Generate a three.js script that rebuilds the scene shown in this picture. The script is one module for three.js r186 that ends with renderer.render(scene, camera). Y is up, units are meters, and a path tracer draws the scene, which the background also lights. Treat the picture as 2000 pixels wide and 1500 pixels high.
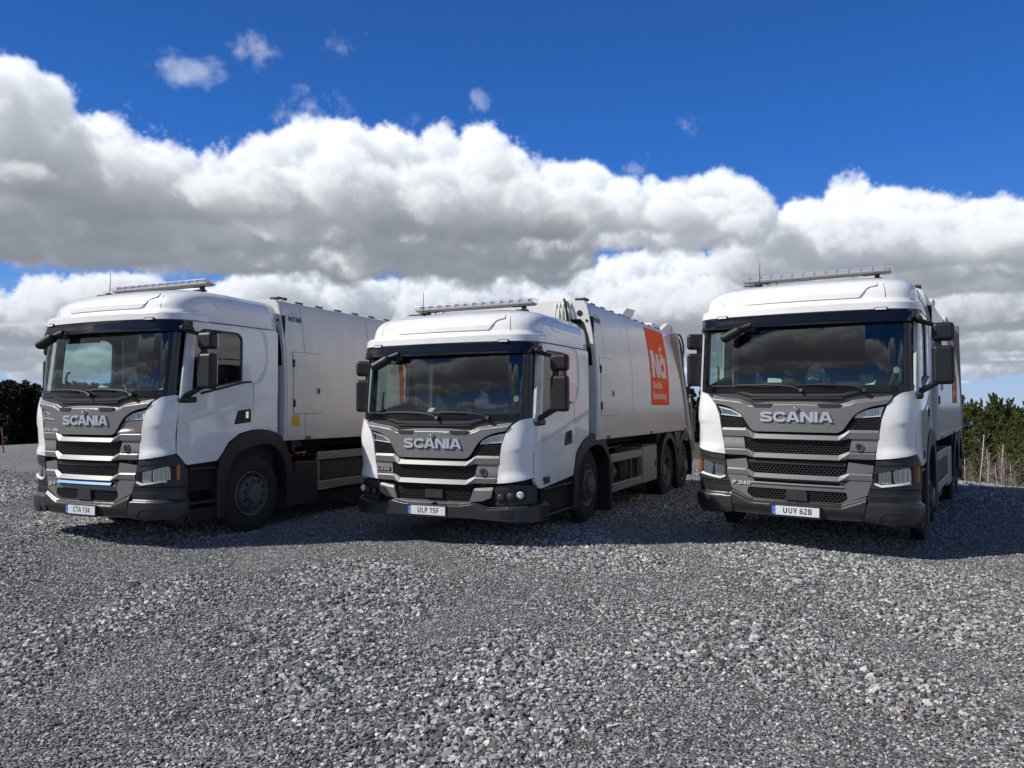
import * as THREE from 'three';
import { mergeGeometries, toCreasedNormals } from 'three/addons/utils/BufferGeometryUtils.js';
import { RoundedBoxGeometry } from 'three/addons/geometries/RoundedBoxGeometry.js';
import { ConvexGeometry } from 'three/addons/geometries/ConvexGeometry.js';
import { TextGeometry } from 'three/addons/geometries/TextGeometry.js';
import { FontLoader } from 'three/addons/loaders/FontLoader.js';

const rad = (d) => d * Math.PI / 180;
const clamp = (x, a = 0, b = 1) => Math.min(b, Math.max(a, x));
const mix = (a, b, t) => a + (b - a) * t;
const sstep = (a, b, x) => { const t = clamp((x - a) / (b - a)); return t * t * (3 - 2 * t); };
function rng(seed) { let s = seed | 0; return () => { s = (s + 0x6d2b79f5) | 0; let t = Math.imul(s ^ (s >>> 15), 1 | s); t = (t + Math.imul(t ^ (t >>> 7), 61 | t)) ^ t; return ((t ^ (t >>> 14)) >>> 0) / 4294967296; }; }

// ------------------------------------------------------------ camera, sun, exposure
const scene = new THREE.Scene();
const FOCAL = 1472, PITCH = 1.9, EYE = 1.6;
const camera = new THREE.PerspectiveCamera(2 * Math.atan(750 / FOCAL) * 180 / Math.PI, 4 / 3, 0.1, 6000);
camera.position.set(0, EYE, 0);
camera.rotation.set(rad(PITCH), 0, 0);
const renderer = new THREE.WebGLRenderer({ antialias: true });
renderer.setSize(1024, 768);
renderer.toneMapping = THREE.LinearToneMapping;
renderer.toneMappingExposure = 1.0;
renderer.shadowMap.enabled = true;
const SUN_EL = 43, SUN_H = new THREE.Vector2(-0.98, 0.19).normalize();
const SUN = new THREE.Vector3(SUN_H.x * Math.cos(rad(SUN_EL)), Math.sin(rad(SUN_EL)), SUN_H.y * Math.cos(rad(SUN_EL)));
const sun = new THREE.DirectionalLight(new THREE.Color(1, 0.955, 0.89), 5);
sun.position.copy(SUN).multiplyScalar(60);
sun.castShadow = true;
sun.shadow.mapSize.set(4096, 4096);
Object.assign(sun.shadow.camera, { left: -30, right: 30, top: 30, bottom: -30, near: 1, far: 200 });
scene.add(sun, sun.target);
// ------------------------------------------------------------ sky: clear air and a broken bank of cumulus, marched through a noise volume
const pixDir = (px, py) => new THREE.Vector3((px - 1000) / FOCAL, (750 - py) / FOCAL, -1).applyEuler(new THREE.Euler(rad(PITCH), 0, 0)).normalize();
function cloudNoise() {
  const N = 64, out = new Float32Array(N * N * N), R = rng(77);
  for (const [cells, amp] of [[4, 0.5], [8, 0.3], [16, 0.2]]) {
    const pts = new Float32Array(cells ** 3 * 3);
    for (let i = 0; i < pts.length; i++) pts[i] = R();
    const k = cells / N;
    for (let z = 0; z < N; z++) for (let y = 0; y < N; y++) for (let x = 0; x < N; x++) {
      const fx = x * k, fy = y * k, fz = z * k, ix = Math.floor(fx), iy = Math.floor(fy), iz = Math.floor(fz);
      let best = 9;
      for (let c = -1; c <= 1; c++) for (let b = -1; b <= 1; b++) for (let a = -1; a <= 1; a++) {
        const jx = ix + a, jy = iy + b, jz = iz + c;
        const q = ((((jz + cells) % cells) * cells + (jy + cells) % cells) * cells + (jx + cells) % cells) * 3;
        const dx = jx + pts[q] - fx, dy = jy + pts[q + 1] - fy, dz = jz + pts[q + 2] - fz, d = dx * dx + dy * dy + dz * dz;
        if (d < best) best = d;
      }
      out[(z * N + y) * N + x] += amp * (1 - Math.min(1, Math.sqrt(best)));
    }
  }
  return out;
}
const NOISE = cloudNoise();
function noise3(x, y, z) {
  const fx = Math.floor(x), fy = Math.floor(y), fz = Math.floor(z), u = x - fx, v = y - fy, w = z - fz;
  const x0 = fx & 63, x1 = (fx + 1) & 63, y0 = (fy & 63) << 6, y1 = ((fy + 1) & 63) << 6, z0 = (fz & 63) << 12, z1 = ((fz + 1) & 63) << 12, n = NOISE;
  const a = n[z0 + y0 + x0] + (n[z0 + y0 + x1] - n[z0 + y0 + x0]) * u, b = n[z0 + y1 + x0] + (n[z0 + y1 + x1] - n[z0 + y1 + x0]) * u;
  const c = n[z1 + y0 + x0] + (n[z1 + y0 + x1] - n[z1 + y0 + x0]) * u, d = n[z1 + y1 + x0] + (n[z1 + y1 + x1] - n[z1 + y1 + x0]) * u;
  const e = a + (b - a) * v, f = c + (d - c) * v;
  return e + (f - e) * w;
}
const PUFFS = [];   // cx, cy, cz (km), horizontal and vertical radius, base height, density
{
  const R = rng(4242);
  const at = (px, py, hd) => { const d = pixDir(px, py), k = hd / Math.hypot(d.x, d.z); return d.multiplyScalar(k); };
  const puff = (p, rh, rv, base, dens = 1) => PUFFS.push([p.x, p.y, p.z, rh, rv, base, dens]);
  // banks along measured crest lines: [pixel x, pixel y of the crest], distance, base height
  const bank = (crest, hd, base, rpx, depth, dens = 1, step = 62, skip = 0) => {
    for (let k = 0; k + 1 < crest.length; k++) {
      const [xa, ya] = crest[k], [xb, yb] = crest[k + 1], n = Math.max(1, Math.round((xb - xa) / step));
      for (let i = 0; i < n; i++) {
        if (R() < skip) continue;
        const t = (i + 0.5) / n, px = mix(xa, xb, t), py = mix(ya, yb, t);
        for (let m = 0; m < depth.length; m++) {
          const d = hd + depth[m] + (R() - 0.5) * 0.25, lower = Math.abs(depth[m]) * 0.0;
          const top = at(px + (R() - 0.5) * 40, py + (m ? (m * 34 + R() * 46) : 0) + lower, d), r = rpx * (0.85 + R() * 0.5) / FOCAL * d;
          const rv = Math.min(r, Math.max(0.09, (top.y - base) * 0.62));
          puff(new THREE.Vector3(top.x, top.y - rv * 0.78, top.z), r, rv, base, dens);
          if (top.y - base > rv * 1.5) puff(new THREE.Vector3(top.x, base + (top.y - base) * 0.36, top.z), r * 1.25, (top.y - base) * 0.5, base, dens);
        }
      }
    }
  };
  bank([[-420, 260], [-200, 240], [-40, 258], [90, 250], [170, 226], [270, 250], [380, 288], [450, 305], [540, 262], [620, 236], [700, 248], [760, 270], [830, 284], [890, 252], [960, 256], [1040, 312], [1110, 334]], 5.0, 0.98, 78, [0, -0.75, 0.7], 1);
  bank([[1110, 334], [1190, 318], [1250, 352], [1340, 346], [1440, 340], [1470, 372]], 5.6, 1.16, 52, [0, -0.6], 0.8, 46);
  bank([[-10, 128], [60, 112], [118, 172]], 4.3, 1.02, 62, [0, 0.35], 1, 40);
  bank([[0, 240], [60, 270]], 4.5, 1.02, 60, [0], 0.9, 40);
  bank([[1440, 432], [1530, 396], [1610, 366], [1700, 362], [1760, 366], [1830, 398], [1900, 392], [2010, 400], [2200, 380], [2420, 420]], 7.0, 1.04, 72, [0, -0.8, 0.9], 0.9);
  bank([[-400, 580], [-100, 590], [20, 612], [110, 630]], 9.5, 0.98, 40, [0, 1.2], 0.8, 44);
  bank([[-300, 665], [0, 655], [130, 668]], 12, 0.95, 40, [0, 1.5], 0.8, 36);
  bank([[420, 566], [500, 532], [620, 528], [740, 548], [930, 534], [1000, 512], [1100, 522], [1200, 500], [1310, 474], [1420, 500], [1470, 560]], 9.5, 1.0, 44, [0, 1.0, -0.9], 0.9, 44);
  bank([[1640, 610], [1760, 630], [1850, 600], [1960, 560], [2060, 570], [2200, 560]], 9.5, 0.95, 46, [0, 1.2], 0.8, 50);
  bank([[-200, 650], [0, 645], [110, 640], [400, 620], [700, 610], [1000, 610], [1300, 640], [1500, 660], [1800, 665], [2000, 650], [2300, 640]], 14, 1.0, 46, [0, 2.2, 4], 0.8, 40, 0.1);
  bank([[-300, 712], [200, 705], [900, 712], [1400, 700], [2000, 705], [2400, 700]], 24, 1.0, 30, [0, 4, 8], 0.8, 30, 0.3);
  // thin scraps above the bank
  for (const [px, py, rp] of [[350, 130, 26], [382, 140, 18], [428, 122, 20], [438, 142, 16], [498, 92, 26], [530, 100, 16], [660, 88, 26], [610, 82, 15], [600, 234, 30], [690, 222, 24], [820, 234, 22], [870, 240, 18], [1340, 250, 22], [1345, 275, 16], [925, 190, 18], [1250, 330, 22]]) {
    const p = at(px, py, 5.2), r = rp / FOCAL * 5.2;
    puff(p, r * 2.3, r * 1.5, 0, 0.085);
  }
  // distant cumulus scattered low over the horizon
  for (let i = 0; i < 120; i++) {
    const d = 9 + 17 * R(), t = rad((R() - 0.5) * 104), h = 0.3 + R() * 0.55, r = 0.35 + R() * 0.5, p = new THREE.Vector3(Math.sin(t) * d, 0.98 + h * 0.38, -Math.cos(t) * d);
    puff(p, r * 1.3, h * 0.8, 0.96, 0.8);
    puff(new THREE.Vector3(p.x + (R() - 0.5) * r * 2, 0.98 + h * 0.25, p.z), r * 1.5, h * 0.5, 0.96, 0.8);
  }
  // single clouds behind the camera, the ones that the windscreens mirror
  for (const [a, d, h, r] of [[196, 6.2, 0.55, 0.55], [208, 5.4, 0.75, 0.6], [214, 5.9, 0.6, 0.7], [228, 6.6, 0.85, 0.6], [233, 6.1, 0.6, 0.5], [244, 5.2, 0.7, 0.55], [251, 6.4, 0.8, 0.75], [263, 5.6, 0.75, 0.6]]) {
    for (let k = 0; k < 5; k++) { const t = rad(a + (R() - 0.5) * 9), q = d + (R() - 0.5) * 0.9; puff(new THREE.Vector3(Math.sin(t) * q, 1.0 + h * (0.25 + R() * 0.4), -Math.cos(t) * q), r * (0.5 + R() * 0.5), h * (0.35 + R() * 0.35), 1.0, 0.9); }
  }
  // the same broken cumulus all the way round: the bank runs on to both sides and thins out behind the camera
  for (let a = 54; a < 306; a += 5.5) {
    const back = sstep(66, 24, Math.abs(a - 180) - 34);
    for (const [hd, base, n] of [[4.8, 1.0, 1], [8, 1.0, 2], [15, 1.0, 2], [24, 1.05, 1]]) for (let m = 0; m < n; m++) {
      if (R() < mix(0.12, hd < 7 ? 0.82 : 0.8, back)) continue;
      const t = rad(a + (R() - 0.5) * 8), d = hd * (0.8 + R() * 0.4), h = 0.4 + R() * 0.6, r = 0.45 + R() * 0.5 * Math.sqrt(hd / 5);
      puff(new THREE.Vector3(Math.sin(t) * d, base + h * 0.4, -Math.cos(t) * d), r, h * 0.75, base, 0.9);
      puff(new THREE.Vector3(Math.sin(t + 0.05) * d, base + h * 0.25, -Math.cos(t + 0.05) * d), r * 1.3, h * 0.5, base, 0.9);
    }
  }
}
const SKY_W = 4096, SKY_H = 2048, skyData = new Float32Array(SKY_W * SKY_H * 4);
{
  const G = PUFFS.length, pa = new Float32Array(G * 7);
  PUFFS.forEach((p, i) => pa.set(p, i * 7));
  const lists = new Map();                         // puffs by 2-degree cells of azimuth and height
  const CELL = rad(2), NA = 180;
  for (let i = 0; i < G; i++) {
    const [x, y, z, rh, rv] = PUFFS[i], hd = Math.hypot(x, z), az = Math.atan2(z, x), da = Math.asin(Math.min(0.9, rh * 1.35 / hd)) + CELL;
    const lo = Math.atan2(y - rv * 1.5, hd + rh) - CELL * 0.5, hi = Math.atan2(y + rv * 1.5, hd - rh) + CELL * 0.5;
    for (let a = Math.floor((az - da) / CELL); a <= Math.floor((az + da) / CELL); a++) for (let e = Math.max(0, Math.floor(lo / CELL)); e <= Math.floor(hi / CELL); e++) {
      const key = ((a % NA) + NA) % NA + e * NA;
      if (!lists.has(key)) lists.set(key, []);
      lists.get(key).push(i);
    }
  }
  let list = [];
  const density = (x, y, z, fine) => {
    let s = 0, base = 0, dn = 0;
    for (let k = 0; k < list.length; k++) {
      const q = list[k] * 7, dx = x - pa[q], dy = y - pa[q + 1], dz = z - pa[q + 2], rh = pa[q + 3], rv = pa[q + 4];
      const e = (dx * dx + dz * dz) / (rh * rh) + dy * dy / (rv * rv);
      if (e < 1.7) { const v = 1.3 - Math.sqrt(e); if (v > s) { s = v; base = pa[q + 5]; dn = pa[q + 6]; } }
    }
    if (s <= 0) return 0;
    const hb = (y - base) / (0.05 + 0.009 * Math.sqrt(x * x + z * z));
    if (hb < -0.6) return 0;
    const w1 = noise3(x * 17, y * 17 + 20, z * 17), wx = x + (w1 - 0.5) * 0.22, wy = y + (w1 - 0.45) * 0.16, wz = z - (w1 - 0.5) * 0.2;
    let n = w1 * 0.3 + noise3(wx * 40, wy * 40, wz * 40) * 0.46 + noise3(wx * 112 + 9, wy * 112, wz * 112) * 0.24;
    n += fine ? noise3(wx * 290, wy * 290 + 5, wz * 290) * 0.2 : 0.095;
    let v = s * 1.3 + (n - 0.69) * 2.3 - 0.3;
    if (dn < 0.5) v = s * 0.8 + (n - 0.66) * 4.6 - 0.34;
    if (v <= 0) return 0;
    const under = base > 0 ? clamp(hb * 0.7 + 0.6 + (n - 0.55) * 1.6) : 1;
    return Math.min(1, v * 2.3) * under * dn;
  };
  const clear = (el) => {                          // the clear sky by height above the horizon
    const stops = [[0, 0.44, 0.56, 0.74], [3, 0.34, 0.5, 0.76], [7, 0.155, 0.36, 0.76], [12, 0.062, 0.225, 0.68], [18, 0.034, 0.165, 0.575], [25, 0.025, 0.122, 0.44], [32, 0.021, 0.096, 0.335], [50, 0.022, 0.076, 0.22], [90, 0.022, 0.066, 0.175]];
    for (let i = 0; i + 1 < stops.length; i++) if (el <= stops[i + 1][0]) { const t = (el - stops[i][0]) / (stops[i + 1][0] - stops[i][0]); return [1, 2, 3].map((c) => mix(stops[i][c], stops[i + 1][c], t)); }
    return stops[8].slice(1);
  };
  const sig = 24, lightSteps = [0.03, 0.08, 0.17, 0.33, 0.6];
  const trace = (az, el, fine) => {
    const ce = Math.cos(el), dx = Math.cos(az) * ce, dy = Math.sin(el), dz = Math.sin(az) * ce, eld = el * 180 / Math.PI;
    const sky = clear(Math.max(0, eld)), cosS = dx * SUN.x + dy * SUN.y + dz * SUN.z;
    const glow = Math.pow(Math.max(0, cosS), 12) * 0.22;
    sky[0] += glow; sky[1] += glow; sky[2] += glow;
    if (el <= 0.004) return sky;
    const ai = ((Math.floor(az / CELL) % NA) + NA) % NA, ei = Math.floor(el / CELL);
    list = lists.get(ai + ei * NA) ?? [];
    if (!list.length) return sky;
    let near = 1e9, far = 0;
    const segs = [];
    for (const i of list) {                        // where the ray can be inside a puff
      const q = i * 7, kx = 1 / pa[q + 3], ky = 1 / pa[q + 4], ox = -pa[q] * kx, oy = -pa[q + 1] * ky, oz = -pa[q + 2] * kx, vx = dx * kx, vy = dy * ky, vz = dz * kx;
      const A = vx * vx + vy * vy + vz * vz, B = ox * vx + oy * vy + oz * vz, C = ox * ox + oy * oy + oz * oz - 1.7, D = B * B - A * C;
      if (D > 0) { const s = Math.sqrt(D), a = (-B - s) / A, b = (-B + s) / A; if (b > 0) { segs.push([Math.max(0, a), b]); near = Math.min(near, a); far = Math.max(far, b); } }
    }
    if (!segs.length) return sky;
    segs.sort((a, b) => a[0] - b[0]);
    let T = 1, cr = 0, cg = 0, cb = 0, depth = 0, wsum = 0, end = 0;
    const jitter = Math.abs(Math.sin(az * 91237.3 + el * 47853.1) * 43758.5453) % 1;
    for (const [a0, b0] of segs) {
      let t = Math.max(a0, end);
      if (b0 <= t) continue;
      end = b0;
      const st0 = (fine ? 0.045 : 0.08) * Math.max(1, t / 7);
      for (t += st0 * jitter; t < b0 && T > 0.02; t += st0) {
        const x = dx * t, y = dy * t, z = dz * t, d = density(x, y, z, fine);
        if (d <= 0.004) continue;
        let od = 0, prev = 0;
        for (const l of lightSteps) { const m = (l + prev) / 2; od += density(x + SUN.x * m, y + SUN.y * m, z + SUN.z * m, false) * (l - prev); prev = l; }
        od *= sig;
        const lit = 0.68 * Math.exp(-od * 0.55) + 0.32 * Math.exp(-od * 0.09), powder = 0.72 + 0.28 * (1 - Math.exp(-d * 5));
        const h = clamp((y - 0.95) / 0.8), amb = 0.13 + 0.43 * h;
        const a = 1 - Math.exp(-d * sig * st0);
        cr += T * a * (0.9 * lit * powder + amb * 0.92); cg += T * a * (0.895 * lit * powder + amb * 1.0); cb += T * a * (0.875 * lit * powder + amb * 1.15);
        depth += T * a * t; wsum += T * a;
        T *= 1 - a;
      }
      if (T <= 0.02) break;
    }
    if (wsum > 0) {
      const cover = 1 - T, haze = 1 - Math.exp(-(depth / wsum) / 30), veil = [0.5, 0.58, 0.71];
      const k = cover / wsum, c = [cr * k, cg * k, cb * k];
      for (let i = 0; i < 3; i++) sky[i] = sky[i] * (1 - cover) + c[i] * (1 - haze) + veil[i] * haze * cover;
    }
    return sky;
  };
  const inFront = (az) => { let d = az + Math.PI / 2; if (d > Math.PI) d -= 2 * Math.PI; return Math.abs(d) < rad(44); };
  const put = (row, col, c) => { const o = (row * SKY_W + col) * 4; skyData[o] = c[0]; skyData[o + 1] = c[1]; skyData[o + 2] = c[2]; skyData[o + 3] = 1; };
  const K = 2, ROW0 = SKY_H / 2;
  // coarse everywhere, then fine where the clouds of the photograph stand
  const cw = SKY_W / K, ch = SKY_H / 2 / K, coarse = new Float32Array((cw + 1) * (ch + 2) * 3);
  for (let r = 0; r < ch + 1; r++) for (let c = 0; c < cw; c++) {
    const az = ((c * K + 0.5) / SKY_W - 0.5) * 2 * Math.PI, el = Math.min(Math.PI / 2, (r * K + 0.5) / SKY_H * Math.PI);
    if (inFront(az * 1) && Math.abs(az + Math.PI / 2) < rad(42) && el < rad(35) && el > 0.06) { const s = clear(el * 180 / Math.PI); coarse.set(s, (r * (cw + 1) + c) * 3); continue; }
    coarse.set(trace(az, el, false), (r * (cw + 1) + c) * 3);
  }
  for (let r = 0; r < SKY_H / 2; r++) {
    const el = (r + 0.5) / SKY_H * Math.PI, fr = r / K, r0 = Math.floor(fr), v = fr - r0;
    for (let c = 0; c < SKY_W; c++) {
      const az = ((c + 0.5) / SKY_W - 0.5) * 2 * Math.PI;
      if (inFront(az) && el < rad(38)) { put(ROW0 + r, c, trace(az, el, true)); continue; }
      const fc = c / K, c0 = Math.floor(fc), u = fc - c0, c1 = (c0 + 1) % cw, s = [0, 0, 0];
      for (let i = 0; i < 3; i++) s[i] = mix(mix(coarse[(r0 * (cw + 1) + c0) * 3 + i], coarse[(r0 * (cw + 1) + c1) * 3 + i], u), mix(coarse[((r0 + 1) * (cw + 1) + c0) * 3 + i], coarse[((r0 + 1) * (cw + 1) + c1) * 3 + i], u), v);
      put(ROW0 + r, c, s);
    }
  }
  for (let r = 0; r < ROW0; r++) for (let c = 0; c < SKY_W; c++) put(r, c, [0.1, 0.1, 0.1]);
}
const skyMap = new THREE.DataTexture(skyData, SKY_W, SKY_H, THREE.RGBAFormat, THREE.FloatType);
skyMap.mapping = THREE.EquirectangularReflectionMapping;
skyMap.minFilter = skyMap.magFilter = THREE.LinearFilter;
skyMap.needsUpdate = true;
scene.background = skyMap;
scene.environment = skyMap;
// ------------------------------------------------------------ naming and small geometry helpers
const usedNames = new Map();
function numbered(name) { const n = usedNames.get(name) ?? 0; usedNames.set(name, n + 1); return n ? name + '_' + String(n).padStart(3, '0') : name; }
function thing(name, label, category, group, parent = scene) {
  const o = new THREE.Group(); o.name = numbered(name); parent.add(o);
  o.userData = { label, category }; if (group) o.userData.group = group;
  return o;
}
function tagged(mesh, name, label, category, group) { mesh.name = numbered(name); mesh.userData = { label, category }; if (group) mesh.userData.group = group; scene.add(mesh); return mesh; }
function part(name, geo, mat, parent, label) {
  const g = Array.isArray(geo) ? mergeGeo(geo) : geo;
  const m = new THREE.Mesh(g, mat); m.name = name; parent.add(m);
  if (label) m.userData.label = label;
  return m;
}
const each = (name, list, mat, parent) => list.map((g) => part(name, g, mat, parent));
function mergeGeo(list) {
  const a = list.map((g) => {
    let h = g.index ? g.toNonIndexed() : g;
    for (const k of Object.keys(h.attributes)) if (!['position', 'normal', 'uv'].includes(k)) h.deleteAttribute(k);
    if (!h.attributes.normal) h.computeVertexNormals();
    if (!h.attributes.uv) h.setAttribute('uv', new THREE.BufferAttribute(new Float32Array(h.attributes.position.count * 2), 2));
    return h;
  });
  return a.length === 1 ? a[0] : mergeGeometries(a);
}
const move = (g, x, y, z) => g.translate(x, y, z);
function rbox(w, h, d, r, x, y, z, rx = 0, ry = 0, rz = 0) {
  const g = new RoundedBoxGeometry(w, h, d, 2, Math.min(r, w / 2.05, h / 2.05, d / 2.05));
  if (rx) g.rotateX(rx); if (ry) g.rotateY(ry); if (rz) g.rotateZ(rz);
  return g.translate(x, y, z);
}
function box(w, h, d, x, y, z, rx = 0, ry = 0, rz = 0) {
  const g = new THREE.BoxGeometry(w, h, d);
  if (rx) g.rotateX(rx); if (ry) g.rotateY(ry); if (rz) g.rotateZ(rz);
  return g.translate(x, y, z);
}
function rod(a, b, r, r2 = r, seg = 8) {
  const A = new THREE.Vector3(...a), B = new THREE.Vector3(...b), d = B.clone().sub(A), L = d.length();
  const g = new THREE.CylinderGeometry(r2, r, L, seg);
  g.applyQuaternion(new THREE.Quaternion().setFromUnitVectors(new THREE.Vector3(0, 1, 0), d.normalize()));
  return g.translate((A.x + B.x) / 2, (A.y + B.y) / 2, (A.z + B.z) / 2);
}
function tube(pts, r, seg = 24, rs = 6) { return new THREE.TubeGeometry(new THREE.CatmullRomCurve3(pts.map((p) => new THREE.Vector3(...p))), seg, r, rs, false); }
// a polygon in the (z, y) plane of a truck's side, made solid between x0 and x1; z runs to the rear
function sideSolid(pts, x0, x1, bevel = 0.008, holes = [], seg = 6) {
  const s = new THREE.Shape(pts.map(([z, y]) => new THREE.Vector2(-z, y)));
  for (const h of holes) s.holes.push(new THREE.Path(h.map(([z, y]) => new THREE.Vector2(-z, y))));
  const g = new THREE.ExtrudeGeometry(s, { depth: Math.abs(x1 - x0) - 2 * bevel, bevelEnabled: bevel > 0, bevelThickness: bevel, bevelSize: bevel, bevelOffset: -bevel, bevelSegments: 2, curveSegments: seg });
  g.rotateY(Math.PI / 2);                               // (-z, y, depth) -> x = depth, z
  return g.translate(Math.min(x0, x1) + bevel, 0, 0);
}
function smoothPts(pts, n, closed = false) { return new THREE.SplineCurve(pts.map((p) => new THREE.Vector2(...p))).getPoints(n).map((p) => [p.x, p.y]); }
function roundPoly(pts, r = 0.03, n = 4) {              // rounds the corners; a third entry of a point is its own radius
  const out = [], N = pts.length;
  for (let i = 0; i < N; i++) {
    const p = pts[i], a = pts[(i + N - 1) % N], b = pts[(i + 1) % N], R = p[2] ?? r;
    const ax = a[0] - p[0], ay = a[1] - p[1], bx = b[0] - p[0], by = b[1] - p[1], la = Math.hypot(ax, ay), lb = Math.hypot(bx, by), t = Math.min(R, la * 0.48, lb * 0.48);
    if (t < 1e-3) { out.push([p[0], p[1]]); continue; }
    const s = [p[0] + ax / la * t, p[1] + ay / la * t], e = [p[0] + bx / lb * t, p[1] + by / lb * t];
    for (let k = 0; k <= n; k++) { const u = k / n; out.push([(1 - u) * (1 - u) * s[0] + 2 * u * (1 - u) * p[0] + u * u * e[0], (1 - u) * (1 - u) * s[1] + 2 * u * (1 - u) * p[1] + u * u * e[1]]); }
  }
  return out;
}
// A sheet of thickness thick over a curved surface: poly is drawn in the surface's own two coordinates, map(a, b, out) gives the point.
function panel(poly, map, { out = 0, thick = 0.02, cell = 0.07, holes = [], mirror = false, rim = true } = {}) {
  const o = typeof out === 'function' ? out : () => out;
  let c = poly.map((p) => new THREE.Vector2(p[0], p[1])), hs = holes.map((h) => h.map((p) => new THREE.Vector2(p[0], p[1])));
  if (mirror) { c.forEach((p) => { p.x = -p.x; }); hs.forEach((h) => h.forEach((p) => { p.x = -p.x; })); }
  if (THREE.ShapeUtils.isClockWise(c)) c.reverse();
  hs.forEach((h) => { if (!THREE.ShapeUtils.isClockWise(h)) h.reverse(); });
  const pts = [...c, ...hs.flat()], tris = THREE.ShapeUtils.triangulateShape(c, hs).map((t) => [...t]);
  const P = pts.map((p) => [p.x, p.y]);
  let T = tris;
  for (let pass = 0; pass < 9; pass++) {
    const mids = new Map(), midOf = (i, j) => {
      const a = P[i], b = P[j];
      if (Math.hypot(a[0] - b[0], a[1] - b[1]) <= cell) return -1;
      const key = i < j ? i * 1e6 + j : j * 1e6 + i;
      if (!mids.has(key)) { mids.set(key, P.length); P.push([(a[0] + b[0]) / 2, (a[1] + b[1]) / 2]); }
      return mids.get(key);
    };
    const next = [];
    let split = false;
    for (const [i, j, k] of T) {
      const a = midOf(i, j), b = midOf(j, k), d = midOf(k, i), n = (a >= 0) + (b >= 0) + (d >= 0);
      if (n) split = true;
      if (n === 0) next.push([i, j, k]);
      else if (n === 3) next.push([i, a, d], [a, j, b], [d, b, k], [a, b, d]);
      else {
        let [x, y, z, m1, m2, m3] = [i, j, k, a, b, d];
        for (let r = 0; r < 3; r++) {
          if (n === 1 && m1 >= 0) { next.push([x, m1, z], [m1, y, z]); break; }
          if (n === 2 && m1 >= 0 && m2 >= 0) { next.push([m1, y, m2], [x, m1, m2], [x, m2, z]); break; }
          [x, y, z, m1, m2, m3] = [y, z, x, m2, m3, m1];
        }
      }
    }
    T = next;
    if (!split) break;
  }
  const at = (a, b, extra = 0) => map(mirror ? a : a, b, o(mirror ? -a : a, b) + extra);
  const V = P.map((p) => at(p[0], p[1])), e = 2e-3;
  const Nn = P.map((p) => {
    const ua = at(p[0] + e, p[1]), ub = at(p[0] - e, p[1]), va = at(p[0], p[1] + e), vb = at(p[0], p[1] - e);
    const x = ua[0] - ub[0], y = ua[1] - ub[1], z = ua[2] - ub[2], X = va[0] - vb[0], Y = va[1] - vb[1], Z = va[2] - vb[2];
    const nx = y * Z - z * Y, ny = z * X - x * Z, nz = x * Y - y * X, l = Math.hypot(nx, ny, nz) || 1;
    return [nx / l, ny / l, nz / l];
  });
  const pos = [], nor = [], uv = [];
  for (const t of T) for (const i of t) { pos.push(...V[i]); nor.push(...Nn[i]); uv.push(P[i][0], P[i][1]); }
  if (rim) {
    const edges = new Map();
    for (const [i, j, k] of T) for (const [a, b] of [[i, j], [j, k], [k, i]]) { const r = b * 1e6 + a; if (edges.has(r)) edges.delete(r); else edges.set(a * 1e6 + b, [a, b]); }
    for (const [a, b] of edges.values()) {
      const A = V[a], B = V[b], C = at(P[b][0], P[b][1], -thick), D = at(P[a][0], P[a][1], -thick);
      const u = [B[0] - A[0], B[1] - A[1], B[2] - A[2]], v = [D[0] - A[0], D[1] - A[1], D[2] - A[2]];
      let n = [v[1] * u[2] - v[2] * u[1], v[2] * u[0] - v[0] * u[2], v[0] * u[1] - v[1] * u[0]]; const l = Math.hypot(...n) || 1; n = n.map((q) => q / l);
      for (const q of [A, C, B, A, D, C]) { pos.push(...q); nor.push(...n); uv.push(P[a][0], P[a][1]); }
    }
  }
  const g = new THREE.BufferGeometry();
  g.setAttribute('position', new THREE.Float32BufferAttribute(pos, 3));
  g.setAttribute('normal', new THREE.Float32BufferAttribute(nor, 3));
  g.setAttribute('uv', new THREE.Float32BufferAttribute(uv, 2));
  return g;
}
const flip = (pts) => pts.map(([a, b, r]) => (r === undefined ? [-a, b] : [-a, b, r])).reverse();
const table = (rows) => (y) => {
  if (y <= rows[0][0]) return rows[0][1];
  for (let i = 0; i + 1 < rows.length; i++) if (y <= rows[i + 1][0]) return mix(rows[i][1], rows[i + 1][1], (y - rows[i][0]) / (rows[i + 1][0] - rows[i][0]));
  return rows[rows.length - 1][1];
};

// ------------------------------------------------------------ materials (linear base colours)
const col = (r, g, b) => new THREE.Color().setRGB(r, g ?? r, b ?? r);
const std = (c, rough, o = {}) => new THREE.MeshStandardMaterial({ color: c, roughness: rough, ...o });
function noiseTex(size, seed, fn, srgb = false) {       // fn(u, v, R) -> [r, g, b] 0..1
  const d = new Uint8Array(size * size * 4), R = rng(seed);
  for (let y = 0; y < size; y++) for (let x = 0; x < size; x++) { const c = fn(x / size, y / size, R), o = (y * size + x) * 4; d[o] = c[0] * 255; d[o + 1] = c[1] * 255; d[o + 2] = c[2] * 255; d[o + 3] = 255; }
  const t = new THREE.DataTexture(d, size, size); t.wrapS = t.wrapT = THREE.RepeatWrapping; t.magFilter = t.minFilter = THREE.LinearFilter; t.needsUpdate = true;
  if (srgb) t.colorSpace = THREE.SRGBColorSpace;
  return t;
}
const tileNoise = (u, v, f, z) => noise3(u * 64 * f, v * 64 * f, z);   // tiles when f is whole
const dirtMap = noiseTex(512, 5, (u, v) => { const n = tileNoise(u, v, 1, 3) * 0.6 + tileNoise(u, v, 3, 9) * 0.4, k = clamp(0.93 + (n - 0.45) * 0.22); return [k, k * 0.995, k * 0.98]; });
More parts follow.
